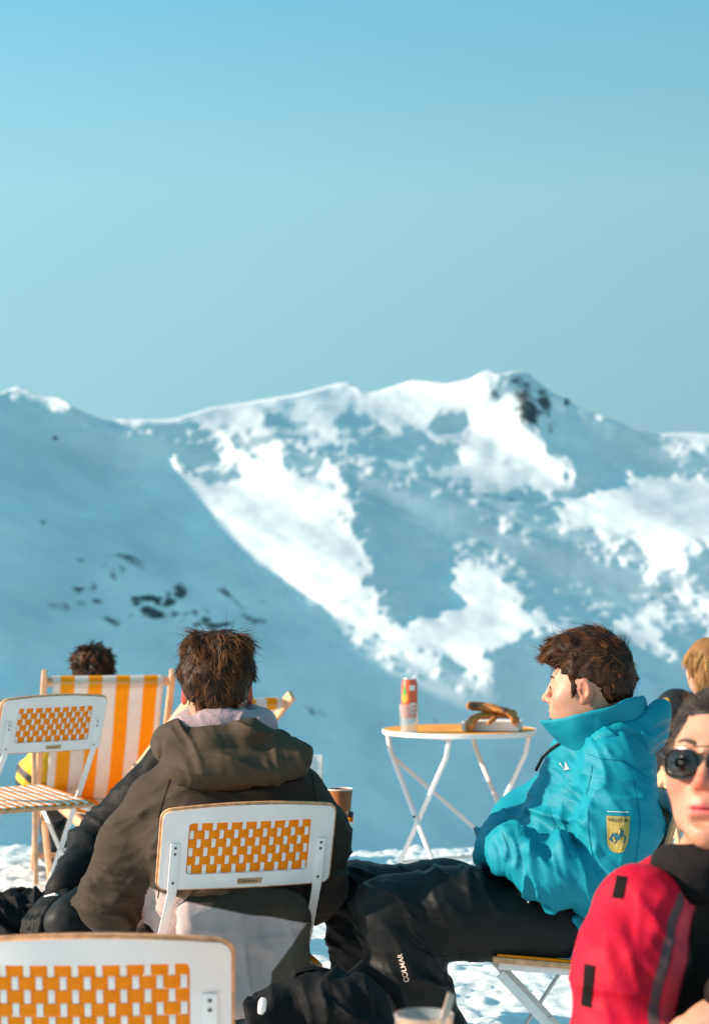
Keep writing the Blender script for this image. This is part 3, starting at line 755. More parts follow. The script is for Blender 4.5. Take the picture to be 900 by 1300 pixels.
# ------------------------------------------------------------------ soft shapes: signed distance fields on a grid, meshed with surface nets
def ax3(o):
    return np.asarray(o, np.float32)
class Sdf:
    def __init__(s, lo, hi, h):
        s.lo = np.asarray(lo, float); s.h = h
        s.n = np.ceil((np.asarray(hi, float) - s.lo) / h).astype(int) + 1
        s.ax = [(s.lo[i] + np.arange(s.n[i]) * h).astype(np.float32) for i in range(3)]
        s.D = np.full(s.n, 0.5, np.float32)
    def _sub(s, blo, bhi, pad):
        sl = []
        for i in range(3):
            a = int(np.floor((blo[i] - pad - s.lo[i]) / s.h)); b = int(np.ceil((bhi[i] + pad - s.lo[i]) / s.h)) + 1
            a = max(a, 0); b = min(b, s.n[i])
            if b - a < 2: return None, None
            sl.append(slice(a, b))
        g = [s.ax[0][sl[0]][:, None, None], s.ax[1][sl[1]][None, :, None], s.ax[2][sl[2]][None, None, :]]
        return tuple(sl), g
    def _apply(s, f, blo, bhi, k, mode):
        sl, g = s._sub(blo, bhi, k + 3 * s.h)
        if sl is None: return s
        d = f(g).astype(np.float32); D = s.D[sl]
        if mode == 'add':
            if k > 0:
                q = np.maximum(k - np.abs(D - d), 0) / k; s.D[sl] = np.minimum(D, d) - q * q * k * 0.25
            else: s.D[sl] = np.minimum(D, d)
        else:
            d = -d
            if k > 0:
                q = np.maximum(k - np.abs(D - d), 0) / k; s.D[sl] = np.maximum(D, d) + q * q * k * 0.25
            else: s.D[sl] = np.maximum(D, d)
        return s
    def ell(s, c, r, R=None, k=0.02, mode='add'):
        c = np.asarray(c, float); r = np.asarray(r, float); m = r.max() if R is not None else r
        def f(g):
            p = [g[i] - np.float32(c[i]) for i in range(3)]
            if R is not None: p = [sum(np.float32(R[j][i]) * p[j] for j in range(3)) for i in range(3)]
            k0 = np.sqrt(sum((p[i] / np.float32(r[i])) ** 2 for i in range(3))); k1 = np.sqrt(sum((p[i] / np.float32(r[i] ** 2)) ** 2 for i in range(3))) + 1e-6
            return k0 * (k0 - 1) / k1
        return s._apply(f, c - m, c + m, k, mode)
    def cone(s, a, b, ra, rb, k=0.02, mode='add', flat=None):
        """rounded cone; flat=(axis vector, factor<1) squeezes the section along that axis"""
        a = np.asarray(a, float); b = np.asarray(b, float); ba = b - a; L2 = max((ba ** 2).sum(), 1e-9); m = max(ra, rb)
        def f(g):
            p = [g[i] - np.float32(a[i]) for i in range(3)]
            t = np.clip(sum(p[i] * np.float32(ba[i]) for i in range(3)) / np.float32(L2), 0, 1)
            q = [p[i] - t * np.float32(ba[i]) for i in range(3)]
            if flat is not None:
                ax, fa = flat; dt = sum(q[i] * np.float32(ax[i]) for i in range(3)) * np.float32(1 / fa - 1)
                q = [q[i] + dt * np.float32(ax[i]) for i in range(3)]
            return np.sqrt(sum(x * x for x in q)) - (np.float32(ra) + t * np.float32(rb - ra))
        return s._apply(f, np.minimum(a, b) - m, np.maximum(a, b) + m, k, mode)
    def chain(s, pts, rs, k=0.03, mode='add', flat=None):
        for i in range(len(pts) - 1): s.cone(pts[i], pts[i + 1], rs[i], rs[i + 1], k, mode, flat)
        return s
    def box(s, c, half, rad, R=None, k=0.02, mode='add'):
        c = np.asarray(c, float); hf = np.asarray(half, float) - rad; m = np.linalg.norm(half)
        def f(g):
            p = [g[i] - np.float32(c[i]) for i in range(3)]
            if R is not None: p = [sum(np.float32(R[j][i]) * p[j] for j in range(3)) for i in range(3)]
            q = [np.abs(p[i]) - np.float32(hf[i]) for i in range(3)]
            return np.sqrt(sum(np.maximum(x, 0) ** 2 for x in q)) + np.minimum(np.maximum(np.maximum(q[0], q[1]), q[2]), 0) - np.float32(rad)
        return s._apply(f, c - m, c + m, k, mode)
    def torus(s, c, Rm, r, R=None, k=0.02, mode='add'):
        """ring in the local xy plane with half axes Rm=(rx,ry)"""
        c = np.asarray(c, float); m = max(Rm) + r
        def f(g):
            p = [g[i] - np.float32(c[i]) for i in range(3)]
            if R is not None: p = [sum(np.float32(R[j][i]) * p[j] for j in range(3)) for i in range(3)]
            sc = np.float32(Rm[1] / Rm[0]); rho = np.sqrt(p[0] ** 2 + (p[1] / sc) ** 2)
            return np.sqrt(((rho - np.float32(Rm[0])) * (0.5 + 0.5 * sc)) ** 2 + p[2] ** 2) - np.float32(r)
        return s._apply(f, c - m, c + m, k, mode)
    def mesh(s, relax=1):
        D = s.D; S = D < 0
        nx, ny, nz = D.shape
        cnt = np.zeros((nx - 1, ny - 1, nz - 1), np.int8)
        for dx in (0, 1):
            for dy in (0, 1):
                for dz in (0, 1): cnt += S[dx:nx - 1 + dx, dy:ny - 1 + dy, dz:nz - 1 + dz]
        act = (cnt > 0) & (cnt < 8); I = np.argwhere(act); n = len(I)
        idx = np.full(act.shape, -1, np.int32); idx[act] = np.arange(n)
        acc = np.zeros((n, 3)); wt = np.zeros(n)
        cs = [(i >> 2 & 1, i >> 1 & 1, i & 1) for i in range(8)]
        vals = {c: D[I[:, 0] + c[0], I[:, 1] + c[1], I[:, 2] + c[2]].astype(float) for c in cs}
        for a in cs:
            for ax in range(3):
                if a[ax]: continue
                b = list(a); b[ax] = 1; b = tuple(b)
                va, vb = vals[a], vals[b]; m = (va < 0) != (vb < 0)
                t = np.where(m, va / np.where(m, va - vb, 1), 0)
                for j in range(3):
                    acc[:, j] += np.where(m, a[j] + (t if j == ax else 0), 0)
                wt += m
        V = s.lo + (I + acc / np.maximum(wt, 1)[:, None]) * s.h
        F = []
        for ax in range(3):
            a1, a2 = (ax + 1) % 3, (ax + 2) % 3
            sl0 = [slice(None)] * 3; sl1 = [slice(None)] * 3; sl0[ax] = slice(0, -1); sl1[ax] = slice(1, None)
            ch = S[tuple(sl0)] != S[tuple(sl1)]
            E = np.argwhere(ch)
            ok = (E[:, a1] > 0) & (E[:, a2] > 0) & (E[:, a1] < D.shape[a1] - 1) & (E[:, a2] < D.shape[a2] - 1); E = E[ok]
            if len(E) == 0: continue
            ins = S[E[:, 0], E[:, 1], E[:, 2]]
            def cell(o1, o2):
                q = E.copy(); q[:, a1] += o1; q[:, a2] += o2; return idx[q[:, 0], q[:, 1], q[:, 2]]
            q = np.stack([cell(-1, -1), cell(0, -1), cell(0, 0), cell(-1, 0)], 1)
            q[~ins] = q[~ins][:, ::-1]; F.append(q)
        F = np.concatenate(F); F = F[(F >= 0).all(1)]
        for _ in range(relax): V = relaxed(V, F, 0.5)
        return V, F

def relaxed(V, F, w=0.5):
    acc = np.zeros_like(V); c = np.zeros(len(V))
    for k in range(4):
        a, b = F[:, k], F[:, (k + 1) % 4]
        for j in range(3):
            acc[:, j] += np.bincount(a, V[b, j], len(V)) + np.bincount(b, V[a, j], len(V))
        c += np.bincount(a, minlength=len(V)) + np.bincount(b, minlength=len(V))
    return V * (1 - w) + w * acc / np.maximum(c, 1)[:, None]
def vnormals(V, F):
    n = np.cross(V[F[:, 2]] - V[F[:, 0]], V[F[:, 3]] - V[F[:, 1]])
    N = np.zeros_like(V)
    for k in range(4):
        for j in range(3): N[:, j] += np.bincount(F[:, k], n[:, j], len(V))
    return N / (np.linalg.norm(N, axis=1, keepdims=True) + 1e-12)
def A3(v): return np.array(v, float)

def fold_disp(V, F, items, amount=1.0):
    """cloth creases: items = (centre, axis, radius, amplitude, frequency, seed): ridges that run across the axis, fading with distance"""
    N = vnormals(V, F); d = np.zeros(len(V))
    for c, ax, rad, amp, fr, seed in items:
        c = A3(c); ax = A3(ax); ax = ax / np.linalg.norm(ax)
        q = V - c; w = np.exp(-((q ** 2).sum(1)) / rad ** 2)
        m = w > 0.02
        if not m.any(): continue
        qq = q[m]; al = qq @ ax
        wob = vnoise(qq, 9.0, seed) * 0.35 + vnoise(qq, 22.0, seed + 5) * 0.12
        # stretch the noise across the axis so that creases are long and thin
        P = qq - np.outer(al, ax) * 0.0
        P = (qq - np.outer(al, ax)) * 0.28 + np.outer(al + 0.035 * wob, ax)
        r = ridged(P, fr * 0.8, seed, 2)
        d[m] += 1.7 * amount * amp * w[m] * (np.clip(r, -0.6, 1) ** 2 * np.sign(r) * 0.8 + 0.2 * r)
    return V + N * d[:, None]
def crumple(V, F, amp, scale, seed, octv=3):
    N = vnormals(V, F); return V + N * (amp * fbm(V, scale, seed, octv))[:, None]

def rot_cols(x, y, z): return np.stack([A3(x), A3(y), A3(z)], 1)
def frame_from(fwd, up=(0, 0, 1)):
    f = A3(fwd); f /= np.linalg.norm(f); x = np.cross(f, A3(up)); x /= np.linalg.norm(x); z = np.cross(x, f)
    return rot_cols(x, f, z)

def put(name, V, F, material, parent, base, attrs=None):
    return mesh_np(name, V - A3(base), F, material, parent, True, attrs=attrs)

# ------------------------------------------------------------------ heads
def head_sdf(c, R, sc=1.0, h=0.0024, neck_to=None, detail=True, female=False):
    c = A3(c); W = lambda p: c + R @ (A3(p) * sc)
    lo = c - 0.17 * sc; hi = c + 0.17 * sc
    if neck_to is not None: lo = np.minimum(lo, A3(neck_to) - 0.10); hi = np.maximum(hi, A3(neck_to) + 0.10)
    s = Sdf(lo, hi, h)
    E = lambda p, r, k, mode='add', RR=None: s.ell(W(p), A3(r) * sc, R if RR is None else RR, k * sc, mode)
    jw = 0.93 if female else 1.0
    E((0, -0.018, 0.035), (0.076, 0.094, 0.083), 0.0)
    E((0, 0.028, -0.025), (0.062 * jw, 0.062, 0.080), 0.04)
    E((0, 0.036, -0.072), (0.050 * jw, 0.048, 0.040), 0.03)
    E((0, 0.074, -0.100), (0.019, 0.017, 0.016), 0.035)
    for sg in (-1, 1):
        E((sg * 0.046 * jw, 0.012, -0.062), (0.018, 0.032, 0.030), 0.03)      # jaw corners
        E((sg * 0.043, 0.058, -0.026), (0.020, 0.020, 0.017), 0.035)         # cheek bones
    if neck_to is not None:
        nk = A3(neck_to); s.chain([W((0, -0.030, -0.055)), W((0, -0.035, -0.11)), nk], [0.054 * sc, 0.055 * sc * (0.92 if female else 1), 0.064 * sc], 0.03)
    if detail:
        s.cone(W((-0.030, 0.079, 0.022)), W((0.030, 0.079, 0.022)), 0.011 * sc, 0.011 * sc, 0.022 * sc)     # brow
        for sg in (-1, 1): E((sg * 0.032, 0.100, 0.002), (0.018, 0.016, 0.012), 0.022, 'sub')
        for sg in (-1, 1): E((sg * 0.032, 0.0765, 0.001), (0.0145, 0.0125, 0.0100), 0.006)                  # lids over the eyeballs
        s.cone(W((0, 0.090, 0.014)), W((0, 0.110, -0.026)), 0.0070 * sc, 0.0095 * sc, 0.012 * sc)           # nose
        E((0, 0.112, -0.029), (0.0095, 0.0095, 0.0085), 0.008)
        for sg in (-1, 1):
            E((sg * 0.0115, 0.098, -0.033), (0.0075, 0.010, 0.0075), 0.007)
            E((sg * 0.0060, 0.104, -0.0405), (0.0030, 0.0050, 0.0035), 0.003, 'sub')
        E((0, 0.083, -0.062), (0.026, 0.018, 0.022), 0.02)                                                  # muzzle
        for sg in (-1, 1): s.cone(W((0, 0.0985, -0.0585)), W((sg * 0.022, 0.089, -0.0635)), 0.0050 * sc, 0.0025 * sc, 0.005 * sc)
        s.cone(W((-0.016, 0.092, -0.0715)), W((0.016, 0.092, -0.0715)), 0.0055 * sc, 0.0055 * sc, 0.006 * sc)
        E((0, 0.0985, -0.0655), (0.021, 0.008, 0.0011), 0.002, 'sub')
        E((0, 0.092, -0.084), (0.018, 0.008, 0.006), 0.012, 'sub')
    for sg in (-1, 1):                                                                                       # ears
        Re = R @ np.array(Euler((math.radians(-12), 0, math.radians(-sg * 22))).to_matrix())
        E((sg * 0.079, -0.012, -0.006), (0.0085, 0.0195, 0.031), 0.008, 'add', Re)
        E((sg * 0.0875, -0.005, -0.001), (0.0075, 0.0105, 0.019), 0.006, 'sub', Re)
        E((sg * 0.079, -0.004, -0.031), (0.006, 0.009, 0.010), 0.006, 'add', Re)
    return s, W

M_EYE = mat('eyeball', (0.42, 0.36, 0.34), 0.2); M_BROW = mat('eyebrow', (0.05, 0.025, 0.015), 0.7)
def skin_mat(name, col, red, lip=(0.50, 0.16, 0.13)):
    return mat(name, col, 0.48, var=0.07, vscale=55, bump=0.06, bscale=320, sss=0.25, spec=0.35, attr_cols=[('flush_glow', red, 0.9), ('lips', lip, 0.003), ('stubble', (0.20, 0.105, 0.075), 1.0)])

def face_attrs(V, W, R, c, sc, ear_glow=0.0, cheek=0.35):
    L = ((V - A3(c)) @ R) / sc
    g = lambda p, r: np.exp(-(((L - A3(p)) / A3(r)) ** 2).sum(1))
    flush_glow = -0.85 + cheek * (g((0.045, 0.07, -0.03), (0.025, 0.04, 0.022)) + g((-0.045, 0.07, -0.03), (0.025, 0.04, 0.022)) + 1.2 * g((0, 0.115, -0.03), (0.016, 0.02, 0.016)))
    ear = (np.abs(L[:, 0]) > 0.0765) & (L[:, 1] < 0.012) & (L[:, 1] > -0.04) & (L[:, 2] < 0.03) & (L[:, 2] > -0.05)
    flush_glow = np.where(ear, np.maximum(flush_glow, -0.9 + 1.8 * ear_glow), flush_glow)  # ear red is painted in for light glowing through the ears
    lips = 0.0060 - np.sqrt(((L[:, 2] + 0.0655) / 1.35) ** 2 + 0) - 0.0000 - np.clip(np.abs(L[:, 0]) - 0.012, 0, 1) * 0.42 + np.where(L[:, 1] > 0.084, 0, -1)
    stub = -1 + 0.75 * np.clip(g((0.05, 0.03, -0.075), (0.03, 0.045, 0.03)) + g((-0.05, 0.03, -0.075), (0.03, 0.045, 0.03)) + g((0, 0.085, -0.092), (0.04, 0.03, 0.02)) + 0.7 * g((0, 0.1, -0.052), (0.03, 0.02, 0.008)) + 0.8 * g((0.072, 0.012, -0.03), (0.012, 0.02, 0.04)) + 0.8 * g((-0.072, 0.012, -0.03), (0.012, 0.02, 0.04)), 0, 1)
    return flush_glow, lips, stub

def add_eyes(W, R, sc, parent, base, side=(-1, 1)):
    for sg in side:
        b = MB(); bmesh.ops.create_uvsphere(b.bm, u_segments=20, v_segments=12, radius=0.0108 * sc)
        o = b.build('eye', M_EYE, parent, True); o.location = Vector(W((sg * 0.032, 0.0785, 0.001)) - A3(base))
        p = W((sg * 0.032, 0.0785 + 0.0105, 0.0008)) - A3(base)
        b = MB(); bmesh.ops.create_uvsphere(b.bm, u_segments=12, v_segments=8, radius=0.0048 * sc); q = b.build('iris', M_BROW, o, True); q.location = Vector(p) - o.location
def add_brows(W, parent, base, sc, R, lift=0.0):
    for sg in (-1, 1):
        V = []; F = []
        b = MB(); pts = []
        for t in np.linspace(0, 1, 7):
            x = sg * (0.012 + 0.036 * t); z = 0.0205 + lift + 0.006 * math.sin(t * 2.4); y = 0.0905 - 0.012 * t * t
            pts.append(Vector(W((x, y, z)) - A3(base)))
        b.tube(pts, [0.0022 * sc, 0.0036 * sc, 0.0038 * sc, 0.0036 * sc, 0.003 * sc, 0.0022 * sc, 0.0008 * sc], 8); b.build('eyebrow', M_BROW, parent, True)

def hair_mat(name, dark, light):
    m = bpy.data.materials.new(name); m.use_nodes = True
    n, l = m.node_tree.nodes, m.node_tree.links; b = n['Principled BSDF']
    at_ = n.new('ShaderNodeAttribute'); at_.attribute_name = 'tone'
    nz = n.new('ShaderNodeTexNoise'); nz.inputs['Scale'].default_value = 35; tc = n.new('ShaderNodeTexCoord'); l.new(tc.outputs['Object'], nz.inputs['Vector'])
    ad = n.new('ShaderNodeMath'); ad.operation = 'MULTIPLY_ADD'; ad.inputs[1].default_value = 0.5; l.new(nz.outputs[0], ad.inputs[0]); l.new(at_.outputs['Fac'], ad.inputs[2])
    mx = n.new('ShaderNodeMix'); mx.data_type = 'RGBA'; l.new(ad.outputs[0], mx.inputs[0]); mx.inputs[6].default_value = (*dark, 1); mx.inputs[7].default_value = (*light, 1)
    l.new(mx.outputs[2], b.inputs['Base Color']); b.inputs['Roughness'].default_value = 0.55; b.inputs['Specular IOR Level'].default_value = 0.18
    return m

def strands(V, N, comb, n, length, width, lift, droop, seed, spread=0.35, wave=0.0, inset=0.004, swirl=0.55, clump=0.72):
    """tapered locks rooted on the hair surface; comb(V) gives the lie of the hair"""
    rg = np.random.default_rng(seed)
    i = rg.integers(0, len(V), n); P = V[i] - N[i] * inset; nn = N[i]
    C = comb(V[i]); C = C / (np.linalg.norm(C, axis=1, keepdims=True) + 1e-9) + swirl * np.stack([vnoise(V[i], 24.0, seed + q) for q in (1, 2, 3)], 1); C = C - nn * (C * nn).sum(1, keepdims=True); C /= np.linalg.norm(C, axis=1, keepdims=True) + 1e-9
    C = C + rg.normal(0, spread, (n, 3)) + nn * lift * rg.uniform(0.4, 1.5, (n, 1)); C /= np.linalg.norm(C, axis=1, keepdims=True)
    Ln = length(V[i]) if callable(length) else np.full(n, length); Ln = Ln * rg.uniform(0.55, 1.25, n)
    S = 6; pts = []; d = C.copy(); p = P.copy(); side = np.cross(C, nn); ph = rg.uniform(0, 6.28, n)
    for k in range(S):
        pts.append(p.copy())
        d = d + np.array([0, 0, -1.0]) * droop / S - nn * 0.05 + side * (wave * np.sin(ph + k * 1.6))[:, None]
        d /= np.linalg.norm(d, axis=1, keepdims=True); p = p + d * (Ln / (S - 1))[:, None]
    pts = np.stack(pts, 1)
    G = max(n // 16, 8); gi = rg.choice(n, G, replace=False)                  # locks gather towards a guide
    near = np.argmin(((P[:, None, :] - P[gi][None]) ** 2).sum(2), 1) if n * G < 6e6 else rg.integers(0, G, n)
    kk = (np.arange(S) / (S - 1))[None, :, None] * clump
    pts = pts * (1 - kk) + pts[gi][near] * kk
    t = np.gradient(pts, axis=1); t /= np.linalg.norm(t, axis=2, keepdims=True) + 1e-9
    a = np.cross(t, nn[:, None, :]); a /= np.linalg.norm(a, axis=2, keepdims=True) + 1e-9; b = np.cross(t, a)
    wd = width * rg.uniform(0.5, 1.3, n)[:, None] * np.array([0.9, 1.0, 0.9, 0.7, 0.42, 0.05])[None]
    ring = []
    for k in range(3):
        an = 2.094 * k; ring.append(pts + (a * math.cos(an) + b * math.sin(an) * 0.6) * wd[:, :, None])
    VV = np.stack(ring, 2)                              # n,S,3,3
    base = (np.arange(n) * S * 3)[:, None]
    F = []
    for s_ in range(S - 1):
        for k in range(3):
            k2 = (k + 1) % 3
            F.append(np.stack([s_ * 3 + k + base[:, 0], s_ * 3 + k2 + base[:, 0], (s_ + 1) * 3 + k2 + base[:, 0], (s_ + 1) * 3 + k + base[:, 0]], 1))
    tone = np.repeat(rg.uniform(-0.3, 0.5, G)[near] + rg.uniform(-0.1, 0.35, n), S * 3)
    return VV.reshape(-1, 3), np.concatenate(F), tone

def make_hair(name, sd, comb, n, length, width, lift, droop, seed, material, parent, base, lump=(0.006, 28.0), spread=0.35, wave=0.0, keep=None, extra=None, fly=0, swirl=0.55):
    V, F = sd.mesh(1)
    V = crumple(V, F, lump[0], lump[1], seed, 3); N = vnormals(V, F)
    sel = np.arange(len(V)) if keep is None else np.where(keep(V))[0]
    SV, SF, T = strands(V[sel], N[sel], comb, n, length, width, lift, droop, seed, spread, wave, swirl=swirl)
    allV = [V, SV]; allF = [F, SF + len(V)]; tones = [np.full(len(V), -0.2), T]
    if fly:
        fV, fF, fT = strands(V[sel], N[sel], comb, fly, (lambda P: length(P) * 1.25) if callable(length) else length * 1.25, width * 0.42, 0.55, droop * 0.6, seed + 9, 0.55, wave + 0.15, clump=0.25)
        allF.append(fF + sum(len(q) for q in allV)); allV.append(fV); tones.append(fT)
    if extra is not None:
        o_ = sum(len(q) for q in allV); allV.append(extra[0]); allF.append(extra[1] + o_); tones.append(extra[2])
    return put(name, np.concatenate(allV), np.concatenate(allF), material, parent, base, {'tone': np.concatenate(tones)})

def merge(*ms):
    Vs, Fs, o = [], [], 0
    for V, F in ms: Vs.append(V); Fs.append(F + o); o += len(V)
    return np.concatenate(Vs), np.concatenate(Fs)

def hand(s, wrist, dirn, palm_n, size=1.0, curl=0.6, k=0.006):
    """palm and five fingers added to a field; dirn: where the fingers point, palm_n: the way the palm faces"""
    w = A3(wrist); d = A3(dirn); d /= np.linalg.norm(d); pn = A3(palm_n); pn -= d * (pn @ d); pn /= np.linalg.norm(pn); sd = np.cross(d, pn)
    z = size
    R = rot_cols(sd, d, pn)
    s.ell(w + d * 0.048 * z, (0.040 * z, 0.050 * z, 0.017 * z), R, 0.012)
    for i, (off, ln) in enumerate(((-0.030, 0.062), (-0.010, 0.074), (0.010, 0.080), (0.029, 0.072))):
        p = w + d * 0.086 * z + sd * off * z; dd = d.copy(); r = 0.0085 * z
        for q in range(3):
            ang = curl * (0.5 + 0.4 * q); dd2 = dd * math.cos(ang) + pn * math.sin(ang); p2 = p + dd2 * ln * z * (0.45, 0.32, 0.26)[q]
            s.cone(p, p2, r, r * 0.9, k); p, dd, r = p2, dd2, r * 0.92
    p = w + d * 0.030 * z + sd * 0.034 * z
    p1 = p + (d * 0.5 + sd * 0.75 + pn * 0.35) * 0.036 * z; p2 = p1 + (d * 0.85 + sd * 0.25 + pn * 0.5) * 0.032 * z
    s.cone(p, p1, 0.012 * z, 0.0105 * z, 0.01); s.cone(p1, p2, 0.010 * z, 0.0085 * z, k)

def body_mesh(J, h=0.010):
    """a whole body under the clothes from joints; J: pel, chest, neck, sh, el, wr, hip, kn, an (pairs), hd (hand directions)"""
    P = [A3(p) for key in ('sh', 'el', 'wr', 'hip', 'kn', 'an') for p in J[key]] + [A3(J['pel']), A3(J['chest']), A3(J['neck'])]
    P = np.array(P); s = Sdf(P.min(0) - 0.26, P.max(0) + 0.26, h)
    s.chain([J['pel'], J['chest'], J['neck']], [0.105, 0.11, 0.055], 0.06)
    for i in (0, 1):
        s.cone(J['chest'], J['sh'][i], 0.06, 0.048, 0.05)
        s.chain([J['sh'][i], J['el'][i], J['wr'][i]], [0.048, 0.040, 0.027], 0.02)
        s.chain([J['hip'][i], J['kn'][i], J['an'][i]], [0.075, 0.054, 0.036], 0.03)
        an = A3(J['an'][i]); tf = A3(J['toe'])
        s.cone(an + A3((0, 0, -0.03)), an + tf * 0.15 + A3((0, 0, -0.05)), 0.034, 0.026, 0.02)
        hd, pn = J['hd'][i]
    V, F = s.mesh(1)
    hs = []
    for i in (0, 1):
        w = A3(J['wr'][i]); hd, pn = J['hd'][i]
        q = Sdf(w - 0.24, w + 0.24, 0.004); q.cone(A3(J['el'][i]) * 0.25 + w * 0.75, w, 0.031, 0.026, 0.01); hand(q, w, hd, pn, 0.95)
        hs.append(q.mesh(1))
    return merge((V, F), *hs)

def decal(target, verts2d, origin, ux, uy, name, material, parent, faces, off=0.0016, ray=(0, 1, 0), push=0.35):
    """lay a flat outline onto a surface: points origin+ux*u+uy*v are dropped along ray onto the target mesh (same parent space)"""
    dg = target.data; bvh = BVHTree.FromPolygons([v.co[:] for v in dg.vertices], [p.vertices[:] for p in dg.polygons])
    ray = Vector(ray).normalized(); V = []
    for u, v in verts2d:
        p = Vector(origin) + Vector(ux) * u + Vector(uy) * v - ray * push
        hit, nrm, _, _ = bvh.ray_cast(p, ray)
        if hit is None: hit = Vector(origin) + Vector(ux) * u + Vector(uy) * v
        V.append(hit - ray * off)
    me = bpy.data.meshes.new(name); me.from_pydata([tuple(v) for v in V], [], faces); me.update(); me.materials.append(material)
    o = bpy.data.objects.new(name, me); COL.objects.link(o); o.parent = parent; return o

def seam(target, pts, d, material, parent, base, width=0.0022, off=0.0012, name='seam'):
    """a stitched line laid on a garment along photo points"""
    dg = target.data; bvh = BVHTree.FromPolygons([v.co[:] for v in dg.vertices], [p.vertices[:] for p in dg.polygons])
    P = []
    for a, b in zip(pts[:-1], pts[1:]):
        n = max(int(math.hypot(b[0] - a[0], b[1] - a[1]) / 4), 1); P += [(a[0] + (b[0] - a[0]) * k / n, a[1] + (b[1] - a[1]) * k / n) for k in range(n)]
    P.append(pts[-1]); W3 = [at(x, y, d) - Vector(base) for x, y in P]; V = []
    for i, p in enumerate(W3):
        t = W3[min(i + 1, len(W3) - 1)] - W3[max(i - 1, 0)]; t.y = 0; t.normalize(); q = Vector((-t.z, 0, t.x)) * width * 0.5
        row = []
        for s_ in (-1, 1):
            hit, nrm, _, _ = bvh.ray_cast(p + q * s_ - Vector((0, 0.5, 0)), Vector((0, 1, 0)))
            row.append(hit)
        if row[0] is None or row[1] is None or abs(row[0].y - row[1].y) > 0.02: continue
        V += [row[0] - Vector((0, off, 0)), row[1] - Vector((0, off, 0))]
    F = [(2 * i, 2 * i + 1, 2 * i + 3, 2 * i + 2) for i in range(len(V) // 2 - 1) if (V[2 * i] - V[2 * i + 2]).length < 0.03]
    if not F: return None
    me = bpy.data.meshes.new(name); me.from_pydata([tuple(v) for v in V], [], F); me.update(); me.materials.append(material)
    o = bpy.data.objects.new(name, me); COL.objects.link(o); o.parent = parent; return o
def grid_faces(nu, nv):
    return [(j * (nu + 1) + i, j * (nu + 1) + i + 1, (j + 1) * (nu + 1) + i + 1, (j + 1) * (nu + 1) + i) for j in range(nv) for i in range(nu)]
def rect_pts(u0, u1, v0, v1, nu=4, nv=6):
    return [(u0 + (u1 - u0) * i / nu, v0 + (v1 - v0) * j / nv) for j in range(nv + 1) for i in range(nu + 1)], grid_faces(nu, nv)
def text_mesh2d(txt, size):
    cu = bpy.data.curves.new('lettering', 'FONT'); cu.body = txt; cu.size = size; cu.align_x = 'CENTER'; cu.align_y = 'CENTER'; cu.offset = size * 0.012
    o = bpy.data.objects.new('lettering_tmp', cu); COL.objects.link(o)
    dg = bpy.context.evaluated_depsgraph_get(); me = bpy.data.meshes.new_from_object(o.evaluated_get(dg))
    v = [(p.co.x, p.co.y) for p in me.vertices]; f = [tuple(p.vertices) for p in me.polygons]
    bpy.data.objects.remove(o); bpy.data.curves.remove(cu); bpy.data.meshes.remove(me); return v, f

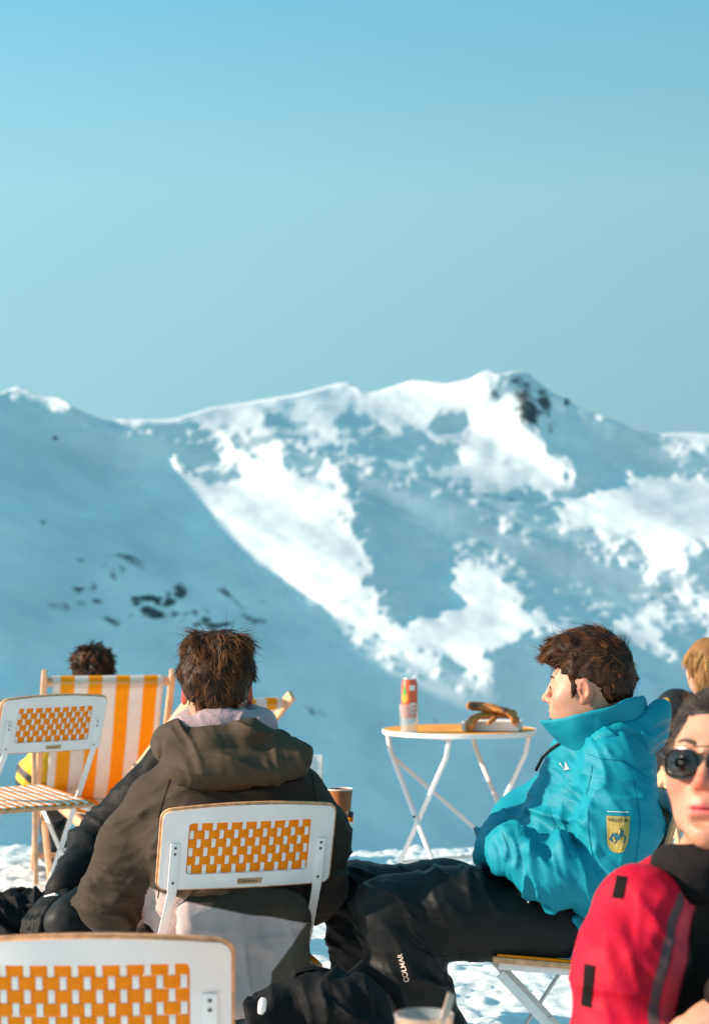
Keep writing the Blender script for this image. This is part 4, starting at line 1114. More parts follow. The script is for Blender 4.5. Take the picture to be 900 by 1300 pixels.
# ------------------------------------------------------------------ the man in the brown hooded jacket, seen from behind
def person_brown():
    ch = COL.objects.get('folding_chair'); O = ch.location; ya = math.radians(19); cy, sy = math.cos(ya), math.sin(ya)
    C = lambda x, y, z: A3((O.x + cy * x - sy * y, O.y + sy * x + cy * y, z))
    base = A3((O.x, O.y, 0))
    hc = A3(at(276, 874, 4.84)); R = frame_from((-0.05, 1, -0.10))
    neck = A3(at(281, 932, 4.80))
    skin = skin_mat('skin_a', (0.52, 0.25, 0.16), (0.60, 0.03, 0.02))
    s, W = head_sdf(hc, R, 0.98, 0.003, neck, detail=False)
    hV, hF = s.mesh(1)
    shL, shR = A3(at(196, 1016, 4.82)), A3(at(380, 1010, 4.86)); elL, elR = A3(at(137, 1143, 4.88)), A3(at(402, 1124, 4.88))
    wrL, wrR = A3(at(225, 1150, 5.16)), A3(at(350, 1110, 5.16))
    J = dict(pel=C(0, 0.03, 0.58), chest=A3(at(288, 1010, 4.87)), neck=neck, sh=[shL, shR], el=[elL, elR], wr=[wrL, wrR], hip=[C(-0.09, 0.06, 0.565), C(0.09, 0.06, 0.565)],
             kn=[C(-0.13, 0.46, 0.53), C(0.12, 0.46, 0.53)], an=[C(-0.12, 0.40, 0.10), C(0.12, 0.42, 0.10)], toe=(-0.24, 0.97, 0), hd=[((1, 0.35, 0), (0, 0, -1)), ((-1, 0.5, 0), (0, 0, -1))])
    bV, bF = body_mesh(J)
    V, F = merge((hV, hF), (bV, bF))
    fl, lp, sb_ = face_attrs(V, W, R, hc, 0.98, ear_glow=0.9)
    body = mesh_np('person', V - base, F, skin, None, True, tuple(base), {'flush_glow': fl, 'lips': np.full(len(V), -1.0), 'stubble': np.full(len(V), -1.0)})
    tag(body, 'man seen from behind in a brown hooded jacket with brown hair and red ears', 'person')
    # jacket
    sj = Sdf(C(0, 0, 0) + A3((-0.45, -0.42, 0.28)), C(0, 0, 0) + A3((0.40, 0.42, 1.06)), 0.0055)
    Rc = rot_cols((cy, sy, 0), (-sy, cy, 0), (0, 0, 1))
    sj.ell(C(0, 0.03, 0.56), (0.175, 0.135, 0.13), Rc, 0.0)
    sj.ell(C(0, -0.04, 0.68), (0.185, 0.145, 0.15), Rc, 0.06)
    sj.ell(A3(at(290, 1035, 4.83)), (0.200, 0.135, 0.155), Rc, 0.08)
    sj.ell(A3(at(287, 968, 4.83)), (0.150, 0.105, 0.075), Rc, 0.06)
    sj.box(C(-0.005, -0.196, 0.475), (0.150, 0.034, 0.130), 0.030, Rc, 0.06)                     # tail hanging over the seat's rear edge
    sj.chain([shL, A3(at(172, 1072, 4.85)), elL], [0.064, 0.071, 0.071], 0.055); sj.chain([elL, A3(at(170, 1158, 5.02)), wrL], [0.074, 0.066, 0.046], 0.025)
    sj.chain([shR, A3(at(401, 1062, 4.87)), elR], [0.064, 0.068, 0.066], 0.055); sj.chain([elR, A3(at(392, 1135, 5.02)), wrR], [0.066, 0.060, 0.046], 0.025)
    sj.ell(neck + A3((0, 0.01, 0.06)), (0.075, 0.075, 0.09), None, 0.02, 'sub')
    V, F = sj.mesh(1)
    V = crumple(V, F, 0.008, 7.0, 5)
    V = fold_disp(V, F, [(shL + A3((0.05, -0.05, -0.08)), (0.6, 0, -0.8), 0.16, 0.006, 26, 3), (elL, (0.3, 0, 1), 0.13, 0.008, 30, 5), (shR + A3((-0.04, -0.05, -0.08)), (-0.6, 0, -0.8), 0.16, 0.006, 26, 7),
                         (elR, (-0.2, 0.1, 1), 0.13, 0.009, 30, 9), (C(0, -0.1, 0.62), (0.1, 0, 1), 0.18, 0.006, 22, 11), (C(0, -0.13, 0.46), (1, 0, 0.15), 0.2, 0.007, 18, 13), (A3(at(300, 1010, 4.7)), (0.3, 0, 1), 0.2, 0.004, 20, 15)], 1.7)
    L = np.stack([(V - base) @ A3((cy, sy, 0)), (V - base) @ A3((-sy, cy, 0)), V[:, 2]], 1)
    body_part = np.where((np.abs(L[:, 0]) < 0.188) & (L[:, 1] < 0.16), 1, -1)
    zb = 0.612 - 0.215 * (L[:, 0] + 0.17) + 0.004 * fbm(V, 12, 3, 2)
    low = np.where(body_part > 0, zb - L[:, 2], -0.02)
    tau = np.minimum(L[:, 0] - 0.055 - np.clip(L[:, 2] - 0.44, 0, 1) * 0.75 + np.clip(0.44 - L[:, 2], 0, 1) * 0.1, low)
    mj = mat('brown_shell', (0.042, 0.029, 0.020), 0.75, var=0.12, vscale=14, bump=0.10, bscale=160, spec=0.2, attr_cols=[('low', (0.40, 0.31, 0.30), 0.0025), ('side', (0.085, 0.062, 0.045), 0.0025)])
    jk = put('jacket', V, F, mj, body, base, {'low': low, 'side': tau})
    MSJ = mat('brown_stitching', (0.015, 0.010, 0.007), 0.8, spec=0.1)
    for q_ in ([(205, 1000), (190, 1050), (200, 1100), (185, 1165)], [(392, 1000), (400, 1050), (396, 1110)], [(215, 1008), (290, 1018), (380, 1005)]): seam(jk, q_, 4.5, MSJ, jk, base, 0.003)
    # hood lying on the back
    sh = Sdf(neck + A3((-0.30, -0.26, -0.17)), neck + A3((0.30, 0.16, 0.10)), 0.0045)
    Rt = np.array(Euler((math.radians(12), math.radians(2), 0)).to_matrix())
    sh.ell(A3(at(303, 965, 4.715)), (0.148, 0.062, 0.058), Rt, 0.0)
    sh.ell(A3(at(362, 962, 4.73)), (0.062, 0.050, 0.034), np.array(Euler((0, math.radians(-12), 0)).to_matrix()), 0.035)
    sh.ell(A3(at(262, 978, 4.71)), (0.085, 0.050, 0.040), Rt, 0.04)
    sh.ell(A3(at(224, 943, 4.77)), (0.052, 0.075, 0.040), None, 0.04)
    sh.chain([A3(at(222, 938, 4.84)), A3(at(225, 945, 4.76)), A3(at(268, 940, 4.70)), A3(at(318, 928, 4.70)), A3(at(352, 945, 4.78)), A3(at(345, 945, 4.86))], [0.030, 0.036, 0.026, 0.022, 0.030, 0.03], 0.03)
    sh.ell(A3(at(287, 928, 4.79)), (0.102, 0.072, 0.052), None, 0.015, 'sub')
    V, F = sh.mesh(1); V = crumple(V, F, 0.006, 10, 8)
    V = fold_disp(V, F, [(A3(at(300, 945, 4.68)), (0.35, 0, 1), 0.14, 0.008, 24, 31), (A3(at(235, 955, 4.72)), (1, 0.2, 0.5), 0.08, 0.008, 30, 33), (A3(at(360, 965, 4.7)), (1, 0, 0.3), 0.07, 0.006, 28, 35)], 1.6)
    mh = mat('brown_hood', (0.062, 0.043, 0.028), 0.75, var=0.12, vscale=14, bump=0.10, bscale=160, spec=0.2)
    put('hood', V, F, mh, jk, base)
    # pale hoodie collar
    so = Sdf(neck + A3((-0.20, -0.18, -0.12)), neck + A3((0.20, 0.16, 0.14)), 0.004)
    Rh = np.array(Euler((math.radians(20), 0, 0)).to_matrix())
    so.torus(A3(at(281, 922, 4.815)), (0.082, 0.075), 0.034, Rh, 0.0)
    so.ell(A3(at(282, 921, 4.745)), (0.100, 0.036, 0.040), Rh, 0.03); so.ell(A3(at(335, 925, 4.78)), (0.030, 0.05, 0.045), None, 0.03)
    V, F = so.mesh(1); V = crumple(V, F, 0.005, 12, 18)
    V = fold_disp(V, F, [(A3(at(250, 905, 4.74)), (1, 0, 0.8), 0.07, 0.008, 30, 41), (A3(at(315, 905, 4.74)), (1, 0, -0.7), 0.08, 0.007, 28, 43)])
    put('hoodie_hood', V, F, mat('mauve_fleece', (0.36, 0.245, 0.265), 0.9, var=0.08, vscale=60, bump=0.3, bscale=260, sheen=0.3), body, base)
    # trousers and boots
    st = Sdf(C(0, 0.2, 0) - A3((0.40, 0.48, 0)), C(0, 0.2, 0) + A3((0.40, 0.52, 0.74)), 0.008)
    st.ell(C(0, 0.04, 0.555), (0.155, 0.12, 0.085), Rc, 0.0)
    for i in (0, 1):
        st.chain([J['hip'][i], J['kn'][i]], [0.088, 0.074], 0.04); st.chain([J['kn'][i], J['an'][i]], [0.074, 0.062], 0.03)
    V, F = st.mesh(1); V = crumple(V, F, 0.007, 14, 28)
    put('trousers', V, F, M_BLACKCLOTH, body, base)
    for i in (0, 1): boot(J['an'][i], (-0.24, 0.97, 0), body, base)
    # hair
    sd = Sdf(hc - 0.17, hc + 0.19, 0.004)
    E = lambda p, r, k, mode='add': sd.ell(W(p), A3(r) * 0.98, R, k, mode)
    E((0, -0.030, 0.046), (0.090, 0.099, 0.086), 0); E((0, -0.072, 0.005), (0.072, 0.052, 0.070), 0.03); E((0.0, 0.035, 0.085), (0.070, 0.06, 0.045), 0.03)
    E((-0.040, -0.02, 0.10), (0.04, 0.06, 0.035), 0.02); E((0.035, -0.035, 0.098), (0.045, 0.06, 0.035), 0.02)
    E((0, 0.13, -0.02), (0.09, 0.075, 0.10), 0.01, 'sub'); E((0, -0.06, -0.13), (0.12, 0.12, 0.075), 0.02, 'sub')
    for sg in (-1, 1): E((sg * 0.098, -0.005, -0.02), (0.034, 0.045, 0.052), 0.01, 'sub')
    crown = W((0.01, -0.06, 0.12))
    comb = lambda P: (P - crown) + np.where(((P - hc) @ R)[:, 1:2] > 0.0, A3((0, 0.1, 0.02))[None], A3((0, 0, -0.06))[None])
    make_hair('hair', sd, comb, 8500, lambda P: np.where(((P - hc) @ R)[:, 2] > 0.07, 0.050, 0.036), 0.0011, 0.12, 0.35, 5, hair_mat('brown_hair', (0.018, 0.008, 0.005), (0.22, 0.085, 0.030)), body, base, (0.012, 26.0), 0.26, 0.30, keep=lambda P: ~((np.abs(((P - hc) @ R)[:, 0]) > 0.058) & (((P - hc) @ R)[:, 2] < 0.036)),
              fly=700, extra=wisps([(W((-0.005, -0.03, 0.135)), (-0.6, 0, 0.8), 0.05), (W((-0.02, -0.01, 0.135)), (-0.9, 0, 0.4), 0.055), (W((0.025, -0.02, 0.132)), (0.5, -0.1, 0.9), 0.075), (W((0.03, -0.03, 0.13)), (0.7, -0.1, 0.8), 0.07), (W((0.0, -0.04, 0.13)), (-0.3, 0, 0.9), 0.045)]))
    return body

def wisps(items, width=0.0022):
    Vs, Fs, o = [], [], 0
    rg = np.random.default_rng(4)
    for p, d, ln in items:
        for q in range(4):
            p0 = A3(p) + rg.normal(0, 0.003, 3); dd = A3(d) + rg.normal(0, 0.08, 3); dd /= np.linalg.norm(dd); pts = []
            for k in range(9):
                pts.append(p0.copy()); dd = dd + A3((dd[0] * 0.12, 0, -0.20)); dd /= np.linalg.norm(dd); p0 = p0 + dd * ln / 8
            V = []
            for k, c in enumerate(pts):
                w = width * 0.5 * (1 - k / 8.3)
                for an in range(3): V.append(c + A3((math.cos(2.094 * an), math.sin(2.094 * an), 0.3 * math.cos(2.094 * an))) * w)
            F = [(k * 3 + a, k * 3 + (a + 1) % 3, k * 3 + 3 + (a + 1) % 3, k * 3 + 3 + a) for k in range(8) for a in range(3)]
            Vs.append(np.array(V)); Fs.append(np.array(F) + o); o += len(V)
    V = np.concatenate(Vs); return V, np.concatenate(Fs), np.full(len(V), 0.1)

M_BLACKCLOTH = mat('black_trouser_cloth', (0.0062, 0.0062, 0.0068), 0.55, var=0.25, vscale=18, bump=0.10, bscale=220, spec=0.24)
M_BOOT = mat('boot_black', (0.02, 0.02, 0.022), 0.45, bump=0.1)
def boot(an, fwd, parent, base):
    an = A3(an); f = A3(fwd); f /= np.linalg.norm(f)
    s = Sdf(an - A3((0.25, 0.25, 0.13)), an + A3((0.25, 0.25, 0.16)), 0.006)
    g = A3((an[0], an[1], 0.0)); R = rot_cols((f[1], -f[0], 0), f, (0, 0, 1))
    s.cone(an + A3((0, 0, 0.09)), A3((an[0], an[1], 0.06)), 0.060, 0.058, 0.0); s.box(g + f * 0.06 + A3((0, 0, 0.045)), (0.052, 0.15, 0.042), 0.03, R, 0.03)
    s.ell(g + f * 0.14 + A3((0, 0, 0.045)), (0.052, 0.07, 0.042), R, 0.03)
    V, F = s.mesh(1); b = put('boot', V, F, M_BOOT, parent, base)
    so = MB().box((0, 0, 0), (0.108, 0.33, 0.022), None, 0.008).build('sole', M_DARK, b, True); so.matrix_local = Matrix.Translation(Vector(g - A3(base) + f * 0.065 + A3((0, 0, 0.012)))) @ Matrix(R.tolist()).to_4x4()

person_brown()

# ------------------------------------------------------------------ the man in the teal jacket, in profile
def person_teal():
    base = A3((0.47, 4.88, 0)); R = frame_from((-0.93, 0.36, -0.02)); SCL = 0.96
    hc = A3(at(748, 872, 4.84)); neck = A3(at(772, 935, 4.85))
    skin = skin_mat('skin_b', (0.55, 0.29, 0.20), (0.60, 0.12, 0.07), (0.45, 0.17, 0.14))
    s, W = head_sdf(hc, R, SCL, 0.0024, neck, True); hV, hF = s.mesh(1)
    shN, elN, wrN = A3(at(783, 972, 4.73)), A3(at(777, 1128, 4.67)), A3(at(648, 1082, 4.70))
    shF, elF, wrF = A3(at(762, 968, 5.06)), A3(at(664, 1046, 5.09)), A3(at(630, 1080, 4.90))
    hipN, knN, anN = A3(at(690, 1172, 4.78)), A3(at(498, 1160, 4.73)), A3(at(572, 1398, 4.78))
    hipF, knF, anF = A3(at(690, 1168, 5.0)), A3(at(452, 1140, 5.06)), A3(at(520, 1370, 5.06))
    J = dict(pel=A3(at(705, 1150, 4.88)), chest=A3(at(755, 1020, 4.88)), neck=neck, sh=[shN, shF], el=[elN, elF], wr=[A3(at(676, 1090, 4.74)), A3(at(660, 1072, 5.02))], hip=[hipN, hipF], kn=[knN, knF], an=[anN, anF], toe=(-1, 0.1, 0),
             hd=[((-0.25, 1, 0.05), (0, 0, -1)), ((-0.1, -1, 0.0), (0, 0, -1))])
    bV, bF = body_mesh(J); V, F = merge((hV, hF), (bV, bF)); fl, lp, sb_ = face_attrs(V, W, R, hc, SCL, 0.42, 0.45)
    body = mesh_np('person', V - base, F, skin, None, True, tuple(base), {'flush_glow': fl, 'lips': lp, 'stubble': sb_})
    tag(body, 'young man sitting in profile in a teal ski jacket and black trousers', 'person')
    add_eyes(W, R, SCL, body, base); add_brows(W, body, base, SCL, R)
    # trousers
    st = Sdf(A3((-0.16, 4.45, 0.02)), A3((0.70, 5.36, 0.74)), 0.0055)
    st.ell(A3(at(692, 1175, 4.88)), (0.14, 0.17, 0.095), None, 0)
    st.chain([hipN, A3(at(575, 1160, 4.74)), knN], [0.102, 0.096, 0.084], 0.05); st.chain([knN, A3(at(514, 1235, 4.73)), A3(at(554, 1330, 4.76)), anN], [0.084, 0.083, 0.080, 0.072], 0.03)
    st.chain([hipF, A3(at(560, 1145, 5.04)), knF], [0.100, 0.094, 0.082], 0.05); st.chain([knF, A3(at(466, 1220, 5.06)), anF], [0.082, 0.080, 0.070], 0.03)
    V, F = st.mesh(1); V = crumple(V, F, 0.006, 8, 61)
    V = fold_disp(V, F, [(knN, (0.5, 0, 0.9), 0.13, 0.007, 26, 63), (A3(at(545, 1215, 4.70)), (0.8, 0, 0.6), 0.10, 0.009, 24, 65), (A3(at(600, 1110, 4.75)), (1, 0, 0.4), 0.12, 0.006, 24, 67), (A3(at(530, 1290, 4.70)), (0.3, 0, 1), 0.12, 0.006, 22, 69), (knF, (0.5, 0, 0.9), 0.14, 0.008, 26, 71), (A3(at(470, 1230, 5.0)), (0.3, 0, 1), 0.14, 0.007, 24, 73)], 2.4)
    tr = put('trousers', V, F, M_BLACKCLOTH, body, base)
    for a in (anN, anF): boot(a, (-1, 0.1, 0), body, base)
    MSB = mat('black_stitching', (0.012, 0.012, 0.013), 0.7, spec=0.15)
    for q_ in ([(720, 1180), (640, 1165), (560, 1172), (520, 1182)], [(535, 1195), (560, 1240), (592, 1298)], [(600, 1110), (608, 1128), (640, 1140)], [(474, 1180), (500, 1184), (532, 1180)]): seam(tr, q_, 4.55, MSB, tr, base, 0.003)
    MTX = mat('pale_lettering', (0.62, 0.50, 0.45), 0.6)
    tv, tf = text_mesh2d('COLMAR', 0.0165)
    up = Vector((-0.26, 0, 1)).normalized(); sx = Vector((up.z, 0, -up.x))      # text runs up the shin
    decal(tr, tv, A3(at(512, 1228, 4.64)) - base, up, -sx, 'lettering', MTX, tr, tf, 0.0018)
    pv, pf = rect_pts(-0.002, 0.002, -0.002, 0.002, 1, 1)
    decal(tr, pv, A3(at(671, 1147, 4.66)) - base, (1, 0, 0), (0, 0, 1), 'snap_button', M_WSTRAP, tr, pf)
    # jacket
    sj = Sdf(A3((0.20, 4.50, 0.42)), A3((0.80, 5.28, 1.06)), 0.0050)
    sj.ell(A3(at(712, 1160, 4.90)), (0.125, 0.175, 0.105), np.array(Euler((0, math.radians(28), 0)).to_matrix()), 0)
    sj.ell(A3(at(722, 1100, 4.90)), (0.155, 0.185, 0.12), None, 0.06); sj.ell(A3(at(752, 1030, 4.90)), (0.158, 0.195, 0.135), None, 0.07)
    sj.ell(A3(at(768, 965, 4.90)), (0.115, 0.175, 0.075), None, 0.06)
    sj.cone(A3(at(758, 960, 4.90)), A3(at(775, 925, 4.89)), 0.105, 0.085, 0.05)
    sj.chain([shN, A3(at(786, 1050, 4.68)), elN], [0.080, 0.080, 0.075], 0.045)
    sj.chain([elN, A3(at(712, 1112, 4.655)), wrN], [0.075, 0.062, 0.054], 0.025)
    sj.chain([shF, elF, wrF], [0.080, 0.074, 0.060], 0.04)
    sj.ell(A3(at(630, 1082, 4.82)), (0.046, 0.09, 0.045), None, 0.03)
    sj.box(A3(at(735, 1192, 4.90)), (0.085, 0.185, 0.05), 0.035, np.array(Euler((0, math.radians(35), 0)).to_matrix()), 0.05)
    sj.ell(neck + A3((-0.035, -0.01, 0.075)), (0.068, 0.07, 0.08), None, 0.012, 'sub')
    V, F = sj.mesh(1); V = crumple(V, F, 0.006, 8, 81)
    V = fold_disp(V, F, [(elN + A3((-0.02, -0.02, 0)), (0.7, 0, 0.7), 0.12, 0.010, 26, 83), (A3(at(705, 1105, 4.62)), (1, 0, 0.25), 0.13, 0.0095, 30, 85), (A3(at(660, 1085, 4.66)), (1, 0, 0.45), 0.09, 0.008, 34, 87),
                         (A3(at(735, 1020, 4.72)), (0.9, 0, 0.6), 0.13, 0.009, 24, 89), (A3(at(700, 1050, 4.78)), (0.35, 0, 1), 0.13, 0.010, 22, 91), (A3(at(790, 1000, 4.66)), (0.2, 0, 1), 0.12, 0.004, 22, 93), (A3(at(640, 1060, 4.9)), (0.6, 0, 0.8), 0.10, 0.008, 28, 95),
                         (A3(at(825, 1050, 4.74)), (0.3, 0.3, 1), 0.12, 0.006, 26, 97), (A3(at(720, 960, 4.76)), (0.8, 0, 0.6), 0.09, 0.006, 26, 99), (A3(at(735, 1180, 4.74)), (0.5, 0, -0.8), 0.10, 0.005, 26, 101)], 2.0)
    mt = mat('teal_shell', (0.002, 0.225, 0.300), 0.6, var=0.10, vscale=10, bump=0.08, bscale=140, spec=0.22)
    jk = put('jacket', V, F, mt, body, base)
    # collar: a loose funnel, open to the front, the back standing higher
    Vc, Fc = [], []; NA, NR_ = 60, 9; fw = Vector((-0.92, 0.30, 0)).normalized(); rt = Vector((fw.y, -fw.x, 0))
    bot, topc = at(768, 952, 4.84), at(757, 899, 4.83)
    for j in range(NR_):
        t = j / (NR_ - 1)
        for i in range(NA + 1):
            a = math.radians(-166 + 332 * i / NA)                # 0 = back
            back = math.cos(a)                                   # 1 at the back, -1 at the front
            rad = (0.092 + 0.018 * t + 0.012 * t * (1 - back) * 0.5) * (1 + 0.035 * math.sin(3 * a + 4 * t) + 0.02 * math.sin(7 * a + 2))
            ctr = bot.lerp(topc, t) + Vector((0, 0, (0.032 * back * t)))
            flare = 0.014 * max(0, -back - 0.35) * t             # front flaps fold outwards
            p = ctr - fw * (rad * 0.98 * back - flare) + rt * (rad * 0.86 * math.sin(a))
            q3 = np.array([[p.x, p.y, p.z]]); p = p + (-fw * back + rt * math.sin(a)) * float(0.010 * ridged(q3, 16, 51, 2)[0] * (0.4 + t * 0.6)) + Vector((0, 0, float(0.006 * vnoise(q3, 22, 57)[0]) * t)); Vc.append(p)
    Fc = grid_faces(NA, NR_ - 1)
    co = mesh_np('collar', np.array(Vc) - base, Fc, mt, jk, True); m_ = co.modifiers.new('thickness', 'SOLIDIFY'); m_.thickness = 0.009; m_.offset = 0
    ml = co.modifiers.new('soft', 'SUBSURF'); ml.levels = 1; ml.render_levels = 1
    inner = mat('black_fleece', (0.012, 0.012, 0.014), 0.9, bump=0.3, bscale=200)
    Vi = []
    for j in range(4):
        t = j / 3
        for i in range(NA + 1):
            a = math.radians(-160 + 320 * i / NA); back = math.cos(a); rad = 0.086 + 0.012 * t
            ctr = bot.lerp(topc, 0.35 + 0.62 * t) + Vector((0, 0, 0.032 * back * t))
            Vi.append(ctr - fw * (rad * 0.98 * back - 0.012 * max(0, -back - 0.4) * t) + rt * (rad * 0.84 * math.sin(a)))
    MSE = mat('teal_stitching', (0.001, 0.14, 0.19), 0.8, spec=0.1)
    for q_, d_ in (([(742, 958), (765, 966), (795, 968), (826, 990)], 4.6), ([(756, 975), (748, 1010), (746, 1050), (752, 1088)], 4.6), ([(705, 1040), (716, 1068), (724, 1090)], 4.6), ([(640, 1062), (646, 1080), (643, 1098)], 4.6), ([(690, 1150), (720, 1168), (752, 1178)], 4.6), ([(806, 985), (812, 1040), (806, 1100)], 4.6)):
        seam(jk, q_, d_, MSE, jk, base, 0.0017)
    ci = mesh_np('collar_lining', np.array(Vi) - base, grid_faces(NA, 3), inner, co, True); ci.modifiers.new('thickness', 'SOLIDIFY').thickness = 0.004
    # chin guard
    sg_ = Sdf(A3(at(708, 912, 4.93)) - 0.05, A3(at(708, 912, 4.93)) + 0.05, 0.003); sg_.ell(A3(at(709, 914, 4.93)), (0.020, 0.022, 0.012), None, 0)
    Vg, Fg = sg_.mesh(1); put('chin_guard', Vg, Fg, inner, co, base)
    # hood bundled behind the neck, its rim standing up
    sh = Sdf(A3(at(800, 930, 4.88)) - A3((0.16, 0.24, 0.16)), A3(at(800, 930, 4.88)) + A3((0.16, 0.24, 0.15)), 0.0045)
    Rr = np.array(Euler((0, math.radians(-28), 0)).to_matrix())
    sh.ell(A3(at(806, 936, 4.88)), (0.088, 0.150, 0.048), Rr, 0)
    sh.cone(A3(at(838, 898, 4.80)), A3(at(838, 902, 4.96)), 0.018, 0.018, 0.045); sh.cone(A3(at(770, 940, 4.72)), A3(at(838, 902, 4.80)), 0.022, 0.016, 0.03)
    sh.cone(A3(at(760, 945, 4.74)), A3(at(742, 952, 4.80)), 0.024, 0.014, 0.03)
    sh.ell(A3(at(793, 912, 4.88)), (0.075, 0.115, 0.030), Rr, 0.012, 'sub')
    V, F = sh.mesh(1); V = crumple(V, F, 0.005, 12, 111); V = fold_disp(V, F, [(A3(at(810, 940, 4.74)), (0.5, 0.3, 1), 0.09, 0.006, 28, 113), (A3(at(765, 945, 4.72)), (1, 0, 0.5), 0.05, 0.004, 34, 115)], 1.5)
    hd = put('hood', V, F, mt, jk, base)
    # badge on the sleeve
    MG = mat('badge_mustard', (0.42, 0.30, 0.07), 0.7, bump=0.2, bscale=600); MTE = mat('badge_teal', (0.01, 0.10, 0.14), 0.7); MDK = mat('badge_dark', (0.03, 0.04, 0.045), 0.7)
    o = A3(at(783, 1056, 4.60)) - base; ux, uz = Vector((1, 0, -0.03)), Vector((0.04, 0, 1))
    HW, HT, HB = 0.0265, 0.036, 0.040
    def shield(k):
        nu, nv = 8, 14; pts = []
        for j in range(nv + 1):
            v = -HB + (HT + HB) * j / nv
            t = max(0, (-v - 0.2 * HB) / (0.8 * HB)); w = HW * (1 - 0.18 * (HT - v) / (HT + HB)) * (1 - 0.30 * t ** 3)
            for i in range(nu + 1): pts.append(((-1 + 2 * i / nu) * w * k, v * k - (0.006 * (1 - (-1 + 2 * i / nu) ** 2) * k if j == 0 else 0)))
        return pts, grid_faces(nu, nv)
    pv, pf = shield(1.0); bd = decal(jk, pv, o, ux, uz, 'sleeve_badge', MG, jk, pf, 0.0022)
    def poly(pts, nm, m, off): decal(jk, pts, o, ux, uz, nm, m, bd, [tuple(range(len(pts)))], off)
    poly([(-0.0195, -0.016), (-0.011, 0.000), (-0.007, -0.004), (0.001, 0.014), (0.006, 0.004), (0.010, 0.008), (0.018, -0.010), (0.016, -0.024), (0.004, -0.014), (-0.006, -0.026)], 'mountain_motif', MTE, 0.0034)
    poly([(0.001, 0.014), (0.004, 0.002), (0.000, -0.006), (-0.003, 0.002), (-0.006, -0.002)], 'snow_motif', MG, 0.0042)
    poly([(-0.012, -0.012), (-0.008, -0.010), (-0.004, -0.020), (-0.008, -0.024)], 'snow_motif', MG, 0.0042)
    poly([(0.008, -0.008), (0.012, -0.006), (0.014, -0.018), (0.010, -0.016)], 'snow_motif', MG, 0.0042)
    tv, tf = text_mesh2d('VALLEY 3K', 0.0098); tv = [(u, v + 0.0275) for u, v in tv]; decal(jk, tv, o, ux, uz, 'badge_lettering', MDK, bd, tf, 0.0036)
    pv, pf = rect_pts(-0.024, 0.024, 0.0445, 0.0458, 6, 1); decal(jk, pv, o, ux, uz, 'reflective_piping', M_WSTRAP, jk, pf, 0.0022)
    # small pale mark on the chest
    lo = A3(at(724, 981, 4.62)) - base; lg = mat('chest_mark', (0.55, 0.62, 0.66), 0.6)
    for sx_ in (-0.006, 0.006):
        decal(jk, [(sx_ - 0.006, -0.008), (sx_ + 0.006, -0.008), (sx_ + 0.001, 0.009)], lo, (1, 0, 0.2), (-0.2, 0, 1), 'chest_mark', lg, jk, [(0, 1, 2)], 0.0022)
    # zip under the collar
    zp = [A3(at(*q)) - base for q in ((718, 938, 4.83), (700, 950, 4.86), (688, 962, 4.88), (680, 978, 4.90))]
    MB().tube([Vector(p) for p in zp], 0.004, 8).build('zip', M_BLACKP, jk, True)
    # hair
    sd = Sdf(hc - 0.18, hc + 0.20, 0.004); k_ = SCL
    E = lambda p, r, k, mode='add': sd.ell(W(p), A3(r) * k_, R, k, mode)
    E((0, -0.018, 0.048), (0.081, 0.094, 0.083), 0); E((0, -0.064, 0.01), (0.064, 0.046, 0.070), 0.03); E((0, 0.045, 0.098), (0.064, 0.055, 0.036), 0.03); E((0, 0.085, 0.078), (0.055, 0.030, 0.026), 0.025); E((0.02, 0.00, 0.115), (0.05, 0.06, 0.03), 0.02)
    E((0, 0.125, -0.012), (0.10, 0.074, 0.074), 0.012, 'sub'); E((0, 0.05, -0.09), (0.12, 0.10, 0.085), 0.015, 'sub'); E((0, -0.06, -0.14), (0.12, 0.12, 0.075), 0.02, 'sub')
    for sg in (-1, 1): E((sg * 0.095, 0.002, -0.012), (0.026, 0.030, 0.042), 0.008, 'sub'); E((sg * 0.0695, 0.020, 0.014), (0.0045, 0.010, 0.030), 0.010)
    crown = W((0.0, -0.07, 0.11))
    def comb(P):
        L = (P - hc) @ R; f = np.zeros_like(P); f += (P - crown) * 1.0
        top = sstep(0.03, 0.09, L[:, 2])[:, None]; return f + top * (R @ A3((0.05, 0.25, 0.02)))[None] + (1 - top) * (R @ A3((0, -0.05, -0.16)))[None]
    ws = [(W((0.0, 0.095, 0.075)), R @ A3((0.0, 0.9, 0.45)), 0.055), (W((-0.03, 0.085, 0.085)), R @ A3((0.0, 0.8, 0.6)), 0.045), (W((0.03, -0.05, 0.13)), R @ A3((0, -0.8, 0.5)), 0.05), (W((0.0, -0.07, 0.125)), R @ A3((0, -0.9, 0.35)), 0.05), (W((0.02, 0.01, 0.14)), R @ A3((0, 0.4, 0.9)), 0.03), (W((-0.05, 0.07, 0.06)), R @ A3((-0.1, 0.5, -0.6)), 0.04)]
    make_hair('hair', sd, comb, 8500, lambda P: np.where(((P - hc) @ R)[:, 2] > 0.06, 0.046, 0.024), 0.0011, 0.10, 0.30, 15, hair_mat('dark_brown_hair', (0.014, 0.006, 0.004), (0.17, 0.062, 0.022)), body, base, (0.009, 30.0), 0.22, 0.22, extra=wisps(ws), fly=600)
    return body
person_teal()

